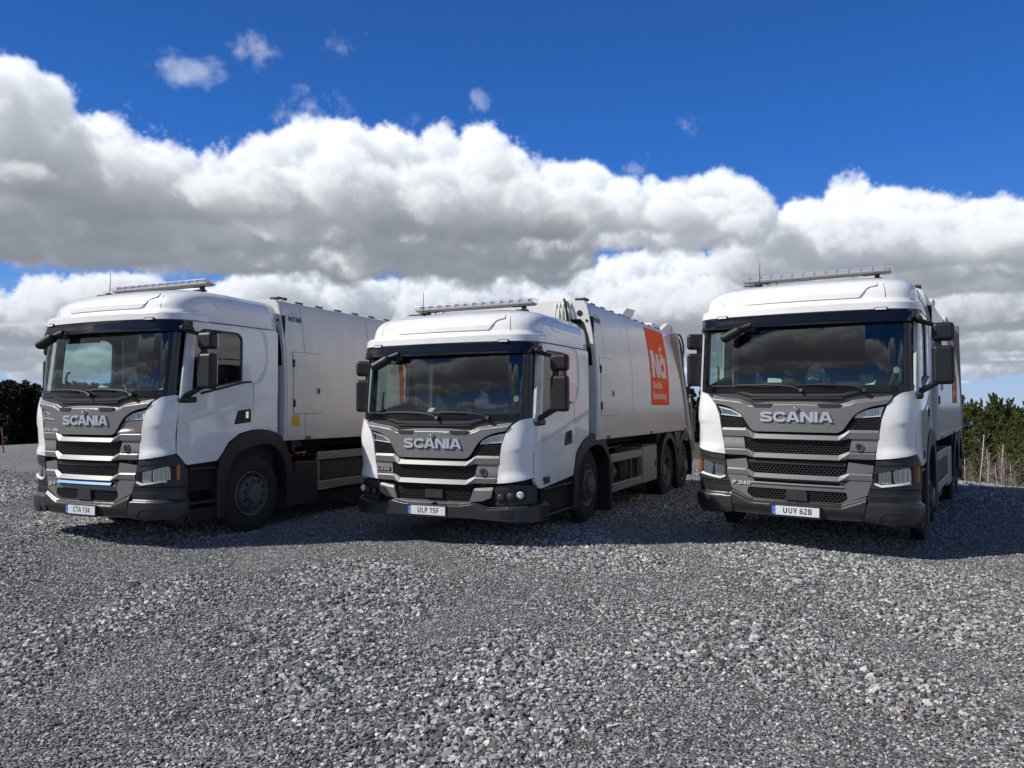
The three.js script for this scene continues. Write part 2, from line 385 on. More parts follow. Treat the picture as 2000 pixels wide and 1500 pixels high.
const roughMap = noiseTex(256, 6, (u, v) => { const n = tileNoise(u, v, 1, 20) * 0.5 + tileNoise(u, v, 2, 31) * 0.5; const k = clamp(0.7 + n * 0.5); return [k, k, k]; });
const bodyDirt = noiseTex(512, 8, (u, v) => { const n = tileNoise(u, v, 1, 11) * 0.5 + noise3(u * 64 * 4, v * 22, 4) * 0.5, k = clamp(0.92 + (n - 0.45) * 0.3); return [k, k * 0.985, k * 0.95]; });
const M = {
  white: new THREE.MeshPhysicalMaterial({ color: col(0.84, 0.84, 0.825), roughness: 0.42, clearcoat: 1, clearcoatRoughness: 0.06, map: dirtMap, roughnessMap: roughMap }),
  bodyWhite: new THREE.MeshPhysicalMaterial({ color: col(0.68, 0.66, 0.615), roughness: 0.45, clearcoat: 0.55, clearcoatRoughness: 0.12, map: bodyDirt }),
  silver: new THREE.MeshPhysicalMaterial({ color: col(0.215, 0.208, 0.21), roughness: 0.5, metalness: 0.5, clearcoat: 0.15, clearcoatRoughness: 0.3, map: dirtMap }),
  greyPlastic: std(col(0.028, 0.028, 0.03), 0.5, { map: dirtMap }),
  black: std(col(0.009, 0.009, 0.0105), 0.5),
  blackGloss: std(col(0.005, 0.005, 0.007), 0.14),
  visor: std(col(0.006, 0.007, 0.01), 0.07),
  dark: std(col(0.008), 0.8),
  mesh: std(col(0.03, 0.03, 0.032), 0.4),
  glass: new THREE.MeshPhysicalMaterial({ color: col(0.62, 0.76, 0.73), roughness: 0.012, transmission: 1, thickness: 0, ior: 1.7 }),
  lampGlass: new THREE.MeshPhysicalMaterial({ color: col(0.96, 0.97, 0.98), roughness: 0.02, transmission: 1, thickness: 0, ior: 1.5 }),
  barGlass: new THREE.MeshPhysicalMaterial({ color: col(0.9, 0.9, 0.95), roughness: 0.3, transmission: 1, thickness: 0, ior: 1.49 }),
  chrome: std(col(0.75, 0.76, 0.78), 0.12, { metalness: 1 }),
  letter: std(col(0.5, 0.52, 0.56), 0.38, { metalness: 0.35 }),
  ledWhite: std(col(0.8, 0.8, 0.8), 0.35),
  amber: new THREE.MeshPhysicalMaterial({ color: col(0.5, 0.15, 0.01), roughness: 0.2, clearcoat: 1 }),
  alu: std(col(0.34, 0.335, 0.315), 0.48, { metalness: 0.45, map: bodyDirt }),
  steelDark: std(col(0.07, 0.069, 0.067), 0.5, { metalness: 0.35, map: dirtMap }),
  rubber: std(col(0.022, 0.021, 0.019), 0.88),
  rim: std(col(0.12, 0.12, 0.118), 0.5, { metalness: 0.2 }),
  rimDrive: std(col(0.13, 0.127, 0.12), 0.55, { metalness: 0.3 }),
  cabin: std(col(0.016, 0.016, 0.018), 0.8),
  cabinLight: std(col(0.3, 0.3, 0.29), 0.8),
  seat: std(col(0.016, 0.016, 0.019), 0.9),
  plasticFoil: new THREE.MeshPhysicalMaterial({ color: col(0.34, 0.36, 0.36), roughness: 0.18, clearcoat: 1, side: THREE.DoubleSide }),
  badgeRing: std(col(0.2, 0.2, 0.21), 0.3, { metalness: 0.5 }),
  griffin: std(col(0.055, 0.008, 0.014), 0.4),
  navy: std(col(0.02, 0.03, 0.09), 0.4),
  sticker: std(col(0.5, 0.62, 0.6), 0.6),
  blueStrip: std(col(0.17, 0.36, 0.66), 0.4),
  pipeWhite: std(col(0.66, 0.65, 0.62), 0.5),
};
const canvasTex = (w, h, draw) => { const c = document.createElement('canvas'); c.width = w; c.height = h; const x = c.getContext('2d'); draw(x, w, h); const t = new THREE.CanvasTexture(c); t.colorSpace = THREE.SRGBColorSpace; t.magFilter = t.minFilter = THREE.LinearFilter; return t; };
const font = await new FontLoader().loadAsync('fonts/droid/droid_sans_bold.typeface.json');

// block letters of the front lettering, drawn as outlines: each in a box one unit high
const GLYPHS = {
  A: [1.12, [[[0, 0], [0.36, 1], [0.76, 1], [1.12, 0], [0.84, 0], [0.77, 0.2], [0.35, 0.2], [0.28, 0]]], [[[0.42, 0.39], [0.7, 0.39], [0.56, 0.79]]]],
  N: [1.04, [[[0, 0], [0, 1], [0.32, 1], [0.77, 0.38], [0.77, 1], [1.04, 1], [1.04, 0], [0.74, 0], [0.27, 0.64], [0.27, 0]]], [[]]],
  I: [0.29, [[[0, 0], [0, 1], [0.29, 1], [0.29, 0]]], [[]]],
};
{
  const ribbon = (pts, w) => { const c = smoothPts(pts, 40), L = [], Rr = []; c.forEach((p, i) => { const a = c[Math.max(0, i - 1)], b = c[Math.min(c.length - 1, i + 1)], dx = b[0] - a[0], dy = b[1] - a[1], l = Math.hypot(dx, dy); L.push([p[0] - dy / l * w, p[1] + dx / l * w]); Rr.push([p[0] + dy / l * w, p[1] - dx / l * w]); }); return [...L, ...Rr.reverse()]; };
  GLYPHS.S = [1.06, [ribbon([[0.93, 0.74], [0.84, 0.86], [0.55, 0.885], [0.24, 0.86], [0.13, 0.73], [0.24, 0.59], [0.53, 0.51], [0.84, 0.42], [0.93, 0.27], [0.83, 0.14], [0.52, 0.115], [0.2, 0.14], [0.08, 0.28]], 0.115)], [[]]];
  GLYPHS.C = [1.06, [ribbon([[1.0, 0.7], [0.86, 0.85], [0.56, 0.885], [0.25, 0.8], [0.125, 0.5], [0.25, 0.2], [0.56, 0.115], [0.86, 0.15], [1.0, 0.3]], 0.117)], [[]]];
}
function blockText(map, str, { x, y, w, h, depth, out, gap = 0.055 }) {
  let total = -gap; for (const c of str) total += GLYPHS[c][0] + gap;
  const k = w / total, geos = []; let cx = x - w / 2;
  for (const c of str) {
    const [cw, outlines, holes] = GLYPHS[c];
    outlines.forEach((o, i) => {
      const s = new THREE.Shape(o.map((p) => new THREE.Vector2(...p)));
      if (holes[i]?.length) s.holes.push(new THREE.Path(holes[i].map((p) => new THREE.Vector2(...p))));
      const g = new THREE.ExtrudeGeometry(s, { depth: 1, bevelEnabled: false }), p = g.attributes.position;
      for (let j = 0; j < p.count; j++) p.setXYZ(j, ...map(cx + p.getX(j) * k, y + (p.getY(j) - 0.5) * h, out + p.getZ(j) * depth));
      g.computeVertexNormals(); geos.push(g);
    });
    cx += (cw + gap) * k;
  }
  return geos;
}
// ------------------------------------------------------------ the cab: every outer panel lies on one curved surface, u = distance round the front from the middle, y = height
const CX0 = 0.93, CORNER = [[0.93, -0.0865], [1.105, -0.119], [1.212, -0.245], [1.212, -0.43]];
const bez = (t) => { const a = 1 - t; return [0, 1].map((i) => a * a * a * CORNER[0][i] + 3 * a * a * t * CORNER[1][i] + 3 * a * t * t * CORNER[2][i] + t * t * t * CORNER[3][i]); };
const ARC = [0];
for (let i = 1; i <= 60; i++) { const a = bez((i - 1) / 60), b = bez(i / 60); ARC.push(ARC[i - 1] + Math.hypot(a[0] - b[0], a[1] - b[1])); }
const CLEN = ARC[60];
function plan(u) {                                       // point of the base plan curve for u >= 0
  if (u <= CX0) return [u, -0.1 * u * u];
  if (u >= CX0 + CLEN) return [1.212, -0.43 - (u - CX0 - CLEN)];
  const s = u - CX0; let i = 1; while (i < 60 && ARC[i] < s) i++;
  return bez((i - 1 + (s - ARC[i - 1]) / (ARC[i] - ARC[i - 1])) / 60);
}
const planN = (u) => { const a = plan(Math.max(0, u - 0.01)), b = plan(u + 0.01), x = b[0] - a[0], z = b[1] - a[1], l = Math.hypot(x, z); return [-z / l, x / l]; };
const uOf = (z) => { if (z <= -0.43) return CX0 + CLEN + (-0.43 - z); let lo = CX0, hi = CX0 + CLEN; for (let i = 0; i < 30; i++) { const m = (lo + hi) / 2; if (plan(m)[1] > z) lo = m; else hi = m; } return lo; };
const S = (pts) => pts.map(([z, y, r]) => (r === undefined ? [uOf(z), y] : [uOf(z), y, r]));
const FD = -0.045, F = (pts) => pts.map(([x, y, r]) => (r === undefined ? [x, y + FD] : [x, y + FD, r]));
const hwT = table([[0.25, 0.985], [0.45, 1.0], [1.75, 1.0], [2.6, 0.992], [2.76, 0.98], [2.86, 0.972], [2.93, 0.957], [2.985, 0.93], [3.03, 0.885], [3.06, 0.83], [3.08, 0.76]]);
const zfT = table([[0, 0], [1.66, 0], [2.62, -0.09], [2.755, -0.1], [2.77, -0.165], [2.86, -0.18], [2.94, -0.225], [2.99, -0.28], [3.03, -0.36], [3.06, -0.47], [3.08, -0.62]]);
const cabMap = (yo) => (u, y, out = 0) => {
  const a = Math.abs(u), p = plan(a), n = planN(a), w = p[1] > -0.43 ? 1 : 1 - sstep(0.43, 1.5, -p[1]);
  const x = p[0] * hwT(y) + n[0] * out, z = p[1] + zfT(y) * w + n[1] * -1 * -out;
  return [(u < 0 ? -x : x), y + yo, z];
};
// a bar across the front whose upper face slopes towards the sky; [half width, top, bottom, lip height share, how far it stands out]
function frontBar(map, rows, back = 0) {
  const pos = [], N = rows.length, prof = rows.map(([x, yt, yb, f, o]) => [[x, yt, back + 0.006], [x, mix(yt, yb, f), back + o], [x, yb, back + o * 0.82], [x, yb + 0.004, back - 0.03]].map(([u, y, d]) => map(u, y + FD, d)));
  const quad = (a, b, c, d) => pos.push(...a, ...b, ...c, ...a, ...c, ...d);
  for (let i = 0; i + 1 < N; i++) for (let k = 0; k < 3; k++) quad(prof[i][k], prof[i][k + 1], prof[i + 1][k + 1], prof[i + 1][k]);
  const g = new THREE.BufferGeometry(); g.setAttribute('position', new THREE.Float32BufferAttribute(pos, 3)); g.computeVertexNormals();
  return g;
}
function densify(rows, step) { const out = []; for (let i = 0; i + 1 < rows.length; i++) { const n = Math.max(1, Math.ceil((rows[i + 1][0] - rows[i][0]) / step)); for (let k = 0; k < n; k++) out.push(rows[i].map((v, j) => mix(v, rows[i + 1][j], k / n))); } out.push(rows[rows.length - 1]); return out; }
// hexagonal wire inside a polygon of the front surface: zigzag bars, row after row
function inPoly(p, x, y) { let c = false; for (let i = 0, j = p.length - 1; i < p.length; j = i++) if ((p[i][1] > y) !== (p[j][1] > y) && x < (p[j][0] - p[i][0]) * (y - p[i][1]) / (p[j][1] - p[i][1]) + p[i][0]) c = !c; return c; }
function hexMesh(map, poly, out, cell = 0.036) {
  const ys = poly.map((p) => p[1]), xs = poly.map((p) => p[0]), y0 = Math.min(...ys), y1 = Math.max(...ys), x0 = Math.min(...xs), x1 = Math.max(...xs);
  const pos = [], bar = (a, b) => {
    if (!inPoly(poly, (a[0] + b[0]) / 2, (a[1] + b[1]) / 2)) return;
    const dx = b[0] - a[0], dy = b[1] - a[1], l = Math.hypot(dx, dy), w = 0.0036, nx = -dy / l * w, ny = dx / l * w;
    const A = map(a[0] + nx, a[1] + ny, out), B = map(a[0] - nx, a[1] - ny, out), C = map(b[0] - nx, b[1] - ny, out), D = map(b[0] + nx, b[1] + ny, out);
    const A2 = map(a[0] + nx * 1.6, a[1] + ny * 1.6, out - 0.018), D2 = map(b[0] + nx * 1.6, b[1] + ny * 1.6, out - 0.018), B2 = map(a[0] - nx * 1.6, a[1] - ny * 1.6, out - 0.018), C2 = map(b[0] - nx * 1.6, b[1] - ny * 1.6, out - 0.018);
    const q = (p, r, s, t) => pos.push(...p, ...r, ...s, ...p, ...s, ...t);
    if (dx >= 0) { q(A, B, C, D); q(A2, A, D, D2); q(B, B2, C2, C); } else { q(D, C, B, A); q(D2, D, A, A2); q(C, C2, B2, B); }
  };
  const h = cell * 0.62, w = cell;
  let r = 0;
  for (let y = y0 - h; y < y1 + h; y += h, r++) for (let x = x0 - w, k = 0; x < x1 + w; x += w / 2, k++) {
    const up = (i) => ((i + r) % 2 ? 0.26 : -0.26) * h;
    const a = [x, y + up(k)], b = [x + w * 0.5, y + up(k + 1)];
    const m1 = [mix(a[0], b[0], 0.28), a[1]], m2 = [mix(a[0], b[0], 0.72), b[1]];
    bar(a, m1); bar(m1, m2); bar(m2, b);
  }
  const g = new THREE.BufferGeometry(); g.setAttribute('position', new THREE.Float32BufferAttribute(pos, 3)); g.computeVertexNormals();
  return g;
}
function textOn(map, str, { x, y, w, h, depth = 0.01, out = 0.01, skew = 0, right = false }) {   // lettering laid on a curved surface, centred on x, y
  const g = new TextGeometry(str, { font, size: 1, depth: 1, curveSegments: 5, bevelEnabled: false });
  g.computeBoundingBox();
  const b = g.boundingBox, p = g.attributes.position;
  for (let i = 0; i < p.count; i++) {
    const a = (p.getX(i) - b.min.x) / (b.max.x - b.min.x) - 0.5, c = (p.getY(i) - b.min.y) / (b.max.y - b.min.y) - 0.5;
    p.setXYZ(i, ...map(x + a * w + c * skew, y + c * h, out + p.getZ(i) * depth));
  }
  g.computeVertexNormals();
  return g;
}

// the plates: white, black characters, blue band with the country letter
const plateTex = (text) => canvasTex(512, 110, (c, w, h) => {
  c.fillStyle = '#101214'; c.fillRect(0, 0, w, h);
  c.fillStyle = '#dfe2e2'; c.fillRect(4, 4, w - 8, h - 8);
  c.fillStyle = '#1f5fc0'; c.fillRect(4, 4, 42, h - 8);
  c.fillStyle = '#e8e8e8'; c.font = 'bold 30px sans-serif'; c.textAlign = 'center'; c.fillText('S', 25, 92);
  c.fillStyle = '#e8d040'; for (let k = 0; k < 12; k++) { const a = k / 12 * Math.PI * 2; c.fillRect(25 + Math.cos(a) * 12 - 2, 34 + Math.sin(a) * 12 - 2, 4, 4); }
  c.fillStyle = '#15181a'; c.font = 'bold 84px sans-serif';
  c.save(); c.translate(280, 85); c.scale(0.93, 1.06); c.textAlign = 'center'; c.fillText(text, 0, 0); c.restore();
});

function wheel(parent, x, y, z, r, kind, spin = 0) {     // kind: steer (bolt face proud), drive (deep dish)
  const side = Math.sign(x), g = new THREE.Group(); g.name = 'wheel'; parent.add(g); g.position.set(x, y, z); g.rotation.set(spin, side > 0 ? 0 : Math.PI, 0, 'YXZ');
  const lathe = (pts, seg = 48) => new THREE.LatheGeometry(pts.map(([R, X]) => new THREE.Vector2(R, X)), seg).rotateZ(-Math.PI / 2);   // axis along +x, x outwards
  const w = kind === 'drive' ? 0.3 : 0.16, ri = 0.286;
  const T = [[ri, -w], [r - 0.05, -w], [r, -w + 0.05], [r, -0.05], [r - 0.012, -0.022], [r - 0.05, 0.0], [r - 0.11, 0.012], [ri + 0.03, 0.006], [ri + 0.004, -0.012], [ri, -0.02]];
  part('tyre', lathe(T, 56), M.rubber, g);
  const grooves = [];                                    // tread blocks along the outer shoulder
  for (let k = 0; k < 54; k++) { const a = k / 54 * Math.PI * 2; grooves.push(box(0.05, 0.02, 0.026, -0.045, Math.cos(a) * (r - 0.004), Math.sin(a) * (r - 0.004), a)); }
  part('tread', grooves, M.rubber, g).userData.kind = 'stuff';
  const rm = kind === 'drive' ? M.rimDrive : M.rim;
  const lip = [[ri + 0.006, -0.012], [ri + 0.004, 0.004], [ri - 0.012, 0.006], [ri - 0.03, -0.03]];
  const bolts = [];
  if (kind === 'drive') {
    part('rim', lathe([...lip, [ri - 0.04, -0.1], [ri - 0.06, -0.15], [0.17, -0.165], [0.14, -0.14], [0.12, -0.05], [0.1, -0.03], [0, -0.03]]), rm, g);
    for (let k = 0; k < 10; k++) { const a = k / 10 * Math.PI * 2; bolts.push(new THREE.CylinderGeometry(0.016, 0.016, 0.03, 6).rotateZ(Math.PI / 2).translate(-0.145, Math.cos(a) * 0.165, Math.sin(a) * 0.165)); }
  } else {
    part('rim', lathe([...lip, [ri - 0.045, -0.07], [0.222, -0.03], [0.214, 0.024], [0.2, 0.034], [0.14, 0.036], [0.136, 0.03], [0, 0.03]]), rm, g);
    part('hub_cap', lathe([[0.128, 0.032], [0.125, 0.07], [0.112, 0.082], [0, 0.084]], 32), rm, g);
    const holes = [];
    for (let k = 0; k < 10; k++) {
      const a = k / 10 * Math.PI * 2, c = Math.cos(a), s = Math.sin(a);
      holes.push(new THREE.CylinderGeometry(0.023, 0.023, 0.006, 14).rotateZ(Math.PI / 2).translate(0.0345, c * 0.178, s * 0.178));
      bolts.push(new THREE.CylinderGeometry(0.013, 0.013, 0.022, 6).rotateZ(Math.PI / 2).translate(0.044, Math.cos(a + 0.31) * 0.166, Math.sin(a + 0.31) * 0.166));
    }
    part('hand_hole', holes, M.dark, g).userData.kind = 'stuff';
  }
  part('wheel_nut', bolts, rm, g).userData.kind = 'stuff';
  return g;
}

function makeCab(t, kind) {                              // kind: 'plain' (left truck), 'low' (middle), 'mesh' (right)
  const low = kind === 'low', yo = low ? -0.27 : 0, zr = low ? -2.06 : -1.9, map = cabMap(yo), doorBot = low ? 0.975 : 0;
  const both = (name, poly, mat, o, parent = t) => [false, true].map((mirror) => part(name, panel(poly, map, { ...o, mirror }), mat, parent));

  // inner shell in black behind all the gaps: lower part, waist, pillars
  const uR = uOf(zr);
  part('cab_shell', [
    panel([[-uR, 0.62], [uR, 0.62], [uR, 1.7], [-uR, 1.7]], map, { out: -0.05, thick: 0.01, cell: 0.12 }),
    box(2.28, 0.05, -zr - 0.3, 0, 1.05 + yo, zr / 2 - 0.15),
  ], M.dark, t);
  // lower white corner panels with the swollen lip over the headlamp
  const cOut = (u, y) => { const a = Math.abs(u), k = y - FD; return 0.014 + 0.022 * sstep(1.2, 1.09, k) * sstep(0.8, 0.95, a) + 0.012 * sstep(1.2, 1.45, k) * sstep(1.8, 1.5, k) + 0.012 * sstep(1.4, 1.47, k) * sstep(0.9, 1.1, a) * sstep(1.8, 1.6, k); };
  const cp = [...F([[0.812, 1.06, 0.01], [0.85, 1.29], [0.88, 1.5], [0.93, 1.645], [1.0, 1.728], [1.085, 1.785, 0.03]]), ...S([[-0.245, 1.762, 0.01], [-0.292, 1.755, 0.01], [-0.285, 1.6], [-0.262, 1.46, 0.02], [-0.255, 1.27], [-0.262, 1.085, 0.01]]), ...F([[1.12, 1.1], [0.97, 1.075]])];
  both('corner_panel', roundPoly(cp, 0.02), M.white, { out: cOut, thick: 0.035, cell: 0.05 });

  // doors
  const crease = (u, y) => { const z = -(u - uOf(-0.43)) - 0.43, c = mix(1.47, 1.815, (-0.3 - z) / 1.63); return -0.008 * sstep(c + 0.03, c - 0.05, y) * sstep(c - 0.6, c - 0.12, y); };
  const dOut = (u, y) => 0.016 + crease(Math.abs(u), y) + 0.012 * sstep(1.75, 1.55, y);
  const doorPoly = low
    ? [[-0.318, 2.64, 0.02], [-0.3, 1.76], [-0.272, 1.46], [-0.266, 1.08], [-0.275, 1.03, 0.03], [-0.35, 0.945, 0.03], [-1.4, 1.02, 0.02], [-1.49, 1.22], [-1.49, 1.92, 0.01], [-1.42, 1.945, 0.01], [-1.4, 2.655, 0.03]]
    : [[-0.318, 2.64, 0.02], [-0.3, 1.76], [-0.272, 1.46], [-0.266, 1.08], [-0.29, 1.06, 0.02], [-0.375, 0.945, 0.02], [-0.83, 0.968], [-0.905, 1.05], [-1.02, 1.19], [-1.2, 1.29], [-1.4, 1.33], [-1.442, 1.332, 0.01], [-1.442, 1.915, 0.01], [-1.385, 1.945, 0.01], [-1.365, 2.655, 0.03]];
  const win = [[-0.43, 1.8, 0.02], [-0.42, 2.5, 0.07], [-0.52, 2.572, 0.05], [-1.15, 2.572, 0.07], [-1.25, 2.52, 0.07], [-1.25, 1.955, 0.03]];
  const hs = [[-1.165, 1.578, 0.03], [-1.4, 1.605, 0.03], [-1.4, 1.43, 0.02], [-1.105, 1.402, 0.03]];
  const winU = roundPoly(S(win), 0.05), doorU = roundPoly(S(doorPoly), 0.015), hsU = roundPoly(S(hs), 0.02);
  for (const mirror of [false, true]) {
    const d = part('door', panel(doorU, map, { out: dOut, thick: 0.05, cell: 0.06, holes: [winU, hsU], mirror }), M.white, t);
    part('door_window', panel(roundPoly(S(win.map(([z, y]) => [z - (z + 0.85) * -0.03, y + (y - 2.2) * 0.03])), 0.05), map, { out: -0.008, rim: false, cell: 0.2, mirror }), M.glass, d);
    const gask = roundPoly(S(win.map(([z, y]) => [-0.85 + (z + 0.85) * 0.955, 2.2 + (y - 2.2) * 0.95])), 0.05);
    part('window_seal', panel(winU.map(([u, y]) => [u, y]), map, { out: -0.001, thick: 0.02, cell: 0.15, holes: [gask], mirror }), M.black, d);
    part('door_trim', panel(doorU.map(([u, y]) => [u + (u < 1.9 ? 0.02 : -0.02), y]), map, { out: -0.045, thick: 0.02, cell: 0.2, holes: [gask], mirror }), M.cabin, d);
    part('sill_trim', panel(S([[-0.56, 1.772], [-0.56, 1.805], [-1.25, 1.955], [-1.4, 1.965], [-1.4, 1.94], [-1.25, 1.925]]), map, { out: 0.024, thick: 0.03, mirror }), M.black, d);
    const h = part('handle_recess', panel(hsU, map, { out: 0.018, thick: 0.04, cell: 0.08, mirror }), M.black, d);
    part('handle', panel(roundPoly(S([[-1.3, 1.565], [-1.345, 1.572], [-1.345, 1.485], [-1.3, 1.48]]), 0.012), map, { out: 0.03, thick: 0.02, mirror }), kind === 'plain' ? M.chrome : M.greyPlastic, h);
  }
  // side panel behind the door with its recessed field
  const rOut = (u, y) => { const z = -(Math.abs(u) - uOf(-0.43)) - 0.43, zc = -1.42, rz = 0.285 - 0.06 * sstep(2.25, 1.95, y), d = Math.max((zc - z) / rz, Math.abs(y - 2.3) / 0.38) , q = Math.pow(Math.pow(Math.max(0, (zc - z) / rz), 3) + Math.pow(Math.abs(y - 2.3) / 0.375, 3.2), 1 / 3); return 0.016 - 0.026 * sstep(1.06, 0.9, q) + crease(Math.abs(u), y); };
  const rp = low
    ? [[-1.505, 1.235], [-1.505, 1.93, 0.01], [-1.435, 1.95, 0.01], [-1.415, 2.655, 0.02], [zr, 2.655, 0.04], [zr, 1.5, 0.02], [-2.0, 1.46], [-1.9, 1.42], [-1.7, 1.36]]
    : [[-1.457, 1.333], [-1.457, 1.925, 0.01], [-1.4, 1.95, 0.01], [-1.38, 2.655, 0.02], [zr, 2.655, 0.04], [zr, 1.255, 0.02], [-1.86, 1.285], [-1.75, 1.32], [-1.55, 1.335]];
  both('side_panel', roundPoly(S(rp), 0.01), M.white, { out: rOut, thick: 0.05, cell: 0.05 });

  // windscreen, black border, dark visor, white lip, roof
  const ws = roundPoly([[-1.2, 1.775], [1.2, 1.775], [1.205, 2.58], [-1.205, 2.58]], 0.03);
  const wsOut = (u, y) => { const a = Math.min(0.72, Math.abs(u)), b = sstep(0.72, 1.05, Math.abs(u)); return mix(-0.035 + 0.06 * a * a, -0.004, b) - 0.016 * Math.pow((y - 2.18) / 0.4, 2); };
  const glass = part('windscreen', panel(ws, map, { out: wsOut, rim: false, cell: 0.05 }), M.glass, t);
  part('windscreen_border', panel(roundPoly([[-1.232, 1.745], [1.232, 1.745], [1.236, 2.62], [-1.236, 2.62]], 0.02), map, { out: 0.0, thick: 0.02, cell: 0.09, holes: [roundPoly([[-1.1, 1.81], [1.1, 1.81], [1.1, 2.54], [-1.1, 2.54]], 0.07)] }), M.blackGloss, t);
  if (kind !== 'plain') part('sticker', panel(Array.from({ length: 20 }, (_, k) => [1.035 + 0.036 * Math.cos(k / 20 * 6.2832), 1.985 + 0.036 * Math.sin(k / 20 * 6.2832)]), map, { out: -0.03, rim: false }), M.sticker, glass);
  const uV = uOf(-0.36), vOut = (u, y) => 0.032 + 0.022 * sstep(2.66, 2.51, y) * sstep(uV, uV - 0.3, Math.abs(u));
  const visor = part('sun_visor', panel(roundPoly([[-uV, 2.515], [-0.8, 2.512], [0.8, 2.512], [uV, 2.515], [uV, 2.645], [-uV, 2.645]], 0.02), map, { out: vOut, thick: 0.012, cell: 0.06 }), M.visor, t);
  part('visor_rib', panel([[-1.0, 2.545], [1.0, 2.545], [1.0, 2.52], [-1.0, 2.52]], map, { out: 0.04, thick: 0.03, cell: 0.1 }), M.black, visor);
  const uL = uOf(-0.62), lipOut = (u, y) => 0.02 + 0.016 * sstep(uL, uL - 0.2, Math.abs(u)) - 0.02 * sstep(2.725, 2.76, y);
  const lip = [[-uL, 2.655], [uL, 2.655], [uL, 2.665], [uL - 0.12, 2.735], [0.92, 2.758], [0.75, 2.752], [0.62, 2.742], [-0.62, 2.742], [-0.92, 2.758], [-(uL - 0.12), 2.735], [-uL, 2.665]];
  part('roof_lip', panel(lip, map, { out: lipOut, thick: 0.13, cell: 0.06 }), M.white, t);
  // roof shell: rings that close over the top
  {
    const ring = (y, inset = 0, f = 1) => { const out = []; for (let k = 0; k <= 44; k++) { const u = mix(-uR, uR, k / 44), p = map(u, Math.min(y, 3.08), -inset); out.push(f === 1 ? p : [p[0] * f, p[1], mix(-1.1, p[2], f)]); } return out; };
    const levels = [2.645, 2.7, 2.758, 2.768, 2.8, 2.84, 2.88, 2.92, 2.95, 2.975, 3.0, 3.02, 3.04, 3.055, 3.07, 3.08].map((y) => ring(y));
    for (const [f, y] of [[0.9, 3.096], [0.75, 3.115], [0.5, 3.135], [0.02, 3.15]]) { const r = ring(3.08, 0, f); r.forEach((p) => { p[1] = y + yo; }); levels.push(r); }
    const pos = [], idx = [], n = 45;
    levels.forEach((r) => r.forEach((p) => pos.push(...p)));
    for (let i = 0; i + 1 < levels.length; i++) { for (let k = 0; k + 1 < n; k++) { const a = i * n + k, b = a + 1, c = a + n, d = c + 1; idx.push(a, b, d, a, d, c); } const a = i * n + n - 1, b = i * n, c = a + n, d = b + n; idx.push(a, b, d, a, d, c); }
    const g = new THREE.BufferGeometry(); g.setAttribute('position', new THREE.Float32BufferAttribute(pos, 3)); g.setIndex(idx); g.computeVertexNormals();
    g.setAttribute('uv', new THREE.Float32BufferAttribute(new Float32Array(pos.length / 3 * 2).map((_, i) => pos[Math.floor(i / 2) * 3 + (i % 2 ? 1 : 0)]), 2));
    const roof = part('roof', g, M.white, t);
    part('roof_panel', panel(roundPoly(F([[-0.62, 2.848, 0.02], [0.655, 2.848, 0.02], [0.75, 2.965, 0.04], [0.86, 2.985, 0.02], [0.86, 3.04], [-0.78, 3.05, 0.05], [-0.72, 2.9]]), 0.02), map, { out: 0.014, thick: 0.03, cell: 0.05 }), M.white, roof);
    for (const s of [-1, 1]) part('roof_seam', panel([[s * 0.925 - 0.003, 2.77], [s * 0.925 + 0.003, 2.77], [s * 0.925 + 0.003, 3.01], [s * 0.925 - 0.003, 3.01]], map, { out: 0.002, rim: false }), M.greyPlastic, roof);
    // long shallow flute along the roof's side
    for (const mirror of [false, true]) part('roof_flute', panel(roundPoly(S([[-0.62, 2.9], [-0.8, 2.955], [-1.35, 2.965], [-1.75, 2.93], [-1.85, 2.86], [-1.8, 2.81], [-0.75, 2.83]]), 0.05), map, { out: 0.006, thick: 0.02, cell: 0.06, mirror }), M.white, roof);
    each('gutter', [0, 1].map((m) => panel(S([[-0.36, 2.652], [zr + 0.1, 2.664], [zr + 0.1, 2.67], [-0.36, 2.662]]), map, { out: 0.019, thick: 0.02, mirror: !!m })), M.black, roof);
  }
  // rear wall with a window on each side
  {
    const bw = new THREE.Shape([[-1.17, 1.0], [1.17, 1.0], [1.17, 2.7], [-1.17, 2.7]].map((p) => new THREE.Vector2(p[0], p[1] + yo)));
    if (!low) for (const s of [-1, 1]) bw.holes.push(new THREE.Path(roundPoly([[s * 0.5 - 0.32, 1.95], [s * 0.5 + 0.32, 1.95], [s * 0.5 + 0.32, 2.5], [s * 0.5 - 0.32, 2.5]], 0.08).map((p) => new THREE.Vector2(p[0], p[1] + yo))));
    part('rear_wall', new THREE.ExtrudeGeometry(bw, { depth: 0.03, bevelEnabled: false }).translate(0, 0, zr + 0.06), M.cabin, t);
    part('headliner', box(2.2, 0.02, -zr - 0.55, 0, 2.6 + yo, zr / 2 - 0.2), M.cabin, t);
    if (low) part('outer_rear_wall', rbox(2.3, 1.75, 0.03, 0.01, 0, 2.0 + yo, zr + 0.02), M.white, t);
  }

  // ---- the front, from the windscreen down
  const hatchTop = table([[0, 1.69], [0.25, 1.688], [0.5, 1.667], [0.62, 1.715], [1.03, 1.765]]);
  const hatch = roundPoly(F([...[-1.0, -0.62, -0.5, -0.25, 0.25, 0.5, 0.62, 1.0].map((x) => [x, hatchTop(Math.abs(x)), Math.abs(x) === 1 ? 0.02 : 0.03]), [0.928, 1.662, 0.02], [0.83, 1.645], [0.735, 1.618, 0.05], [0.625, 1.552, 0.05], [0.575, 1.487], [0.5, 1.37, 0.03], [0.45, 1.34, 0.03], [-0.45, 1.34, 0.03], [-0.5, 1.37, 0.03], [-0.575, 1.487], [-0.625, 1.552, 0.05], [-0.735, 1.618, 0.05], [-0.83, 1.645], [-0.928, 1.662, 0.02]]), 0.02);
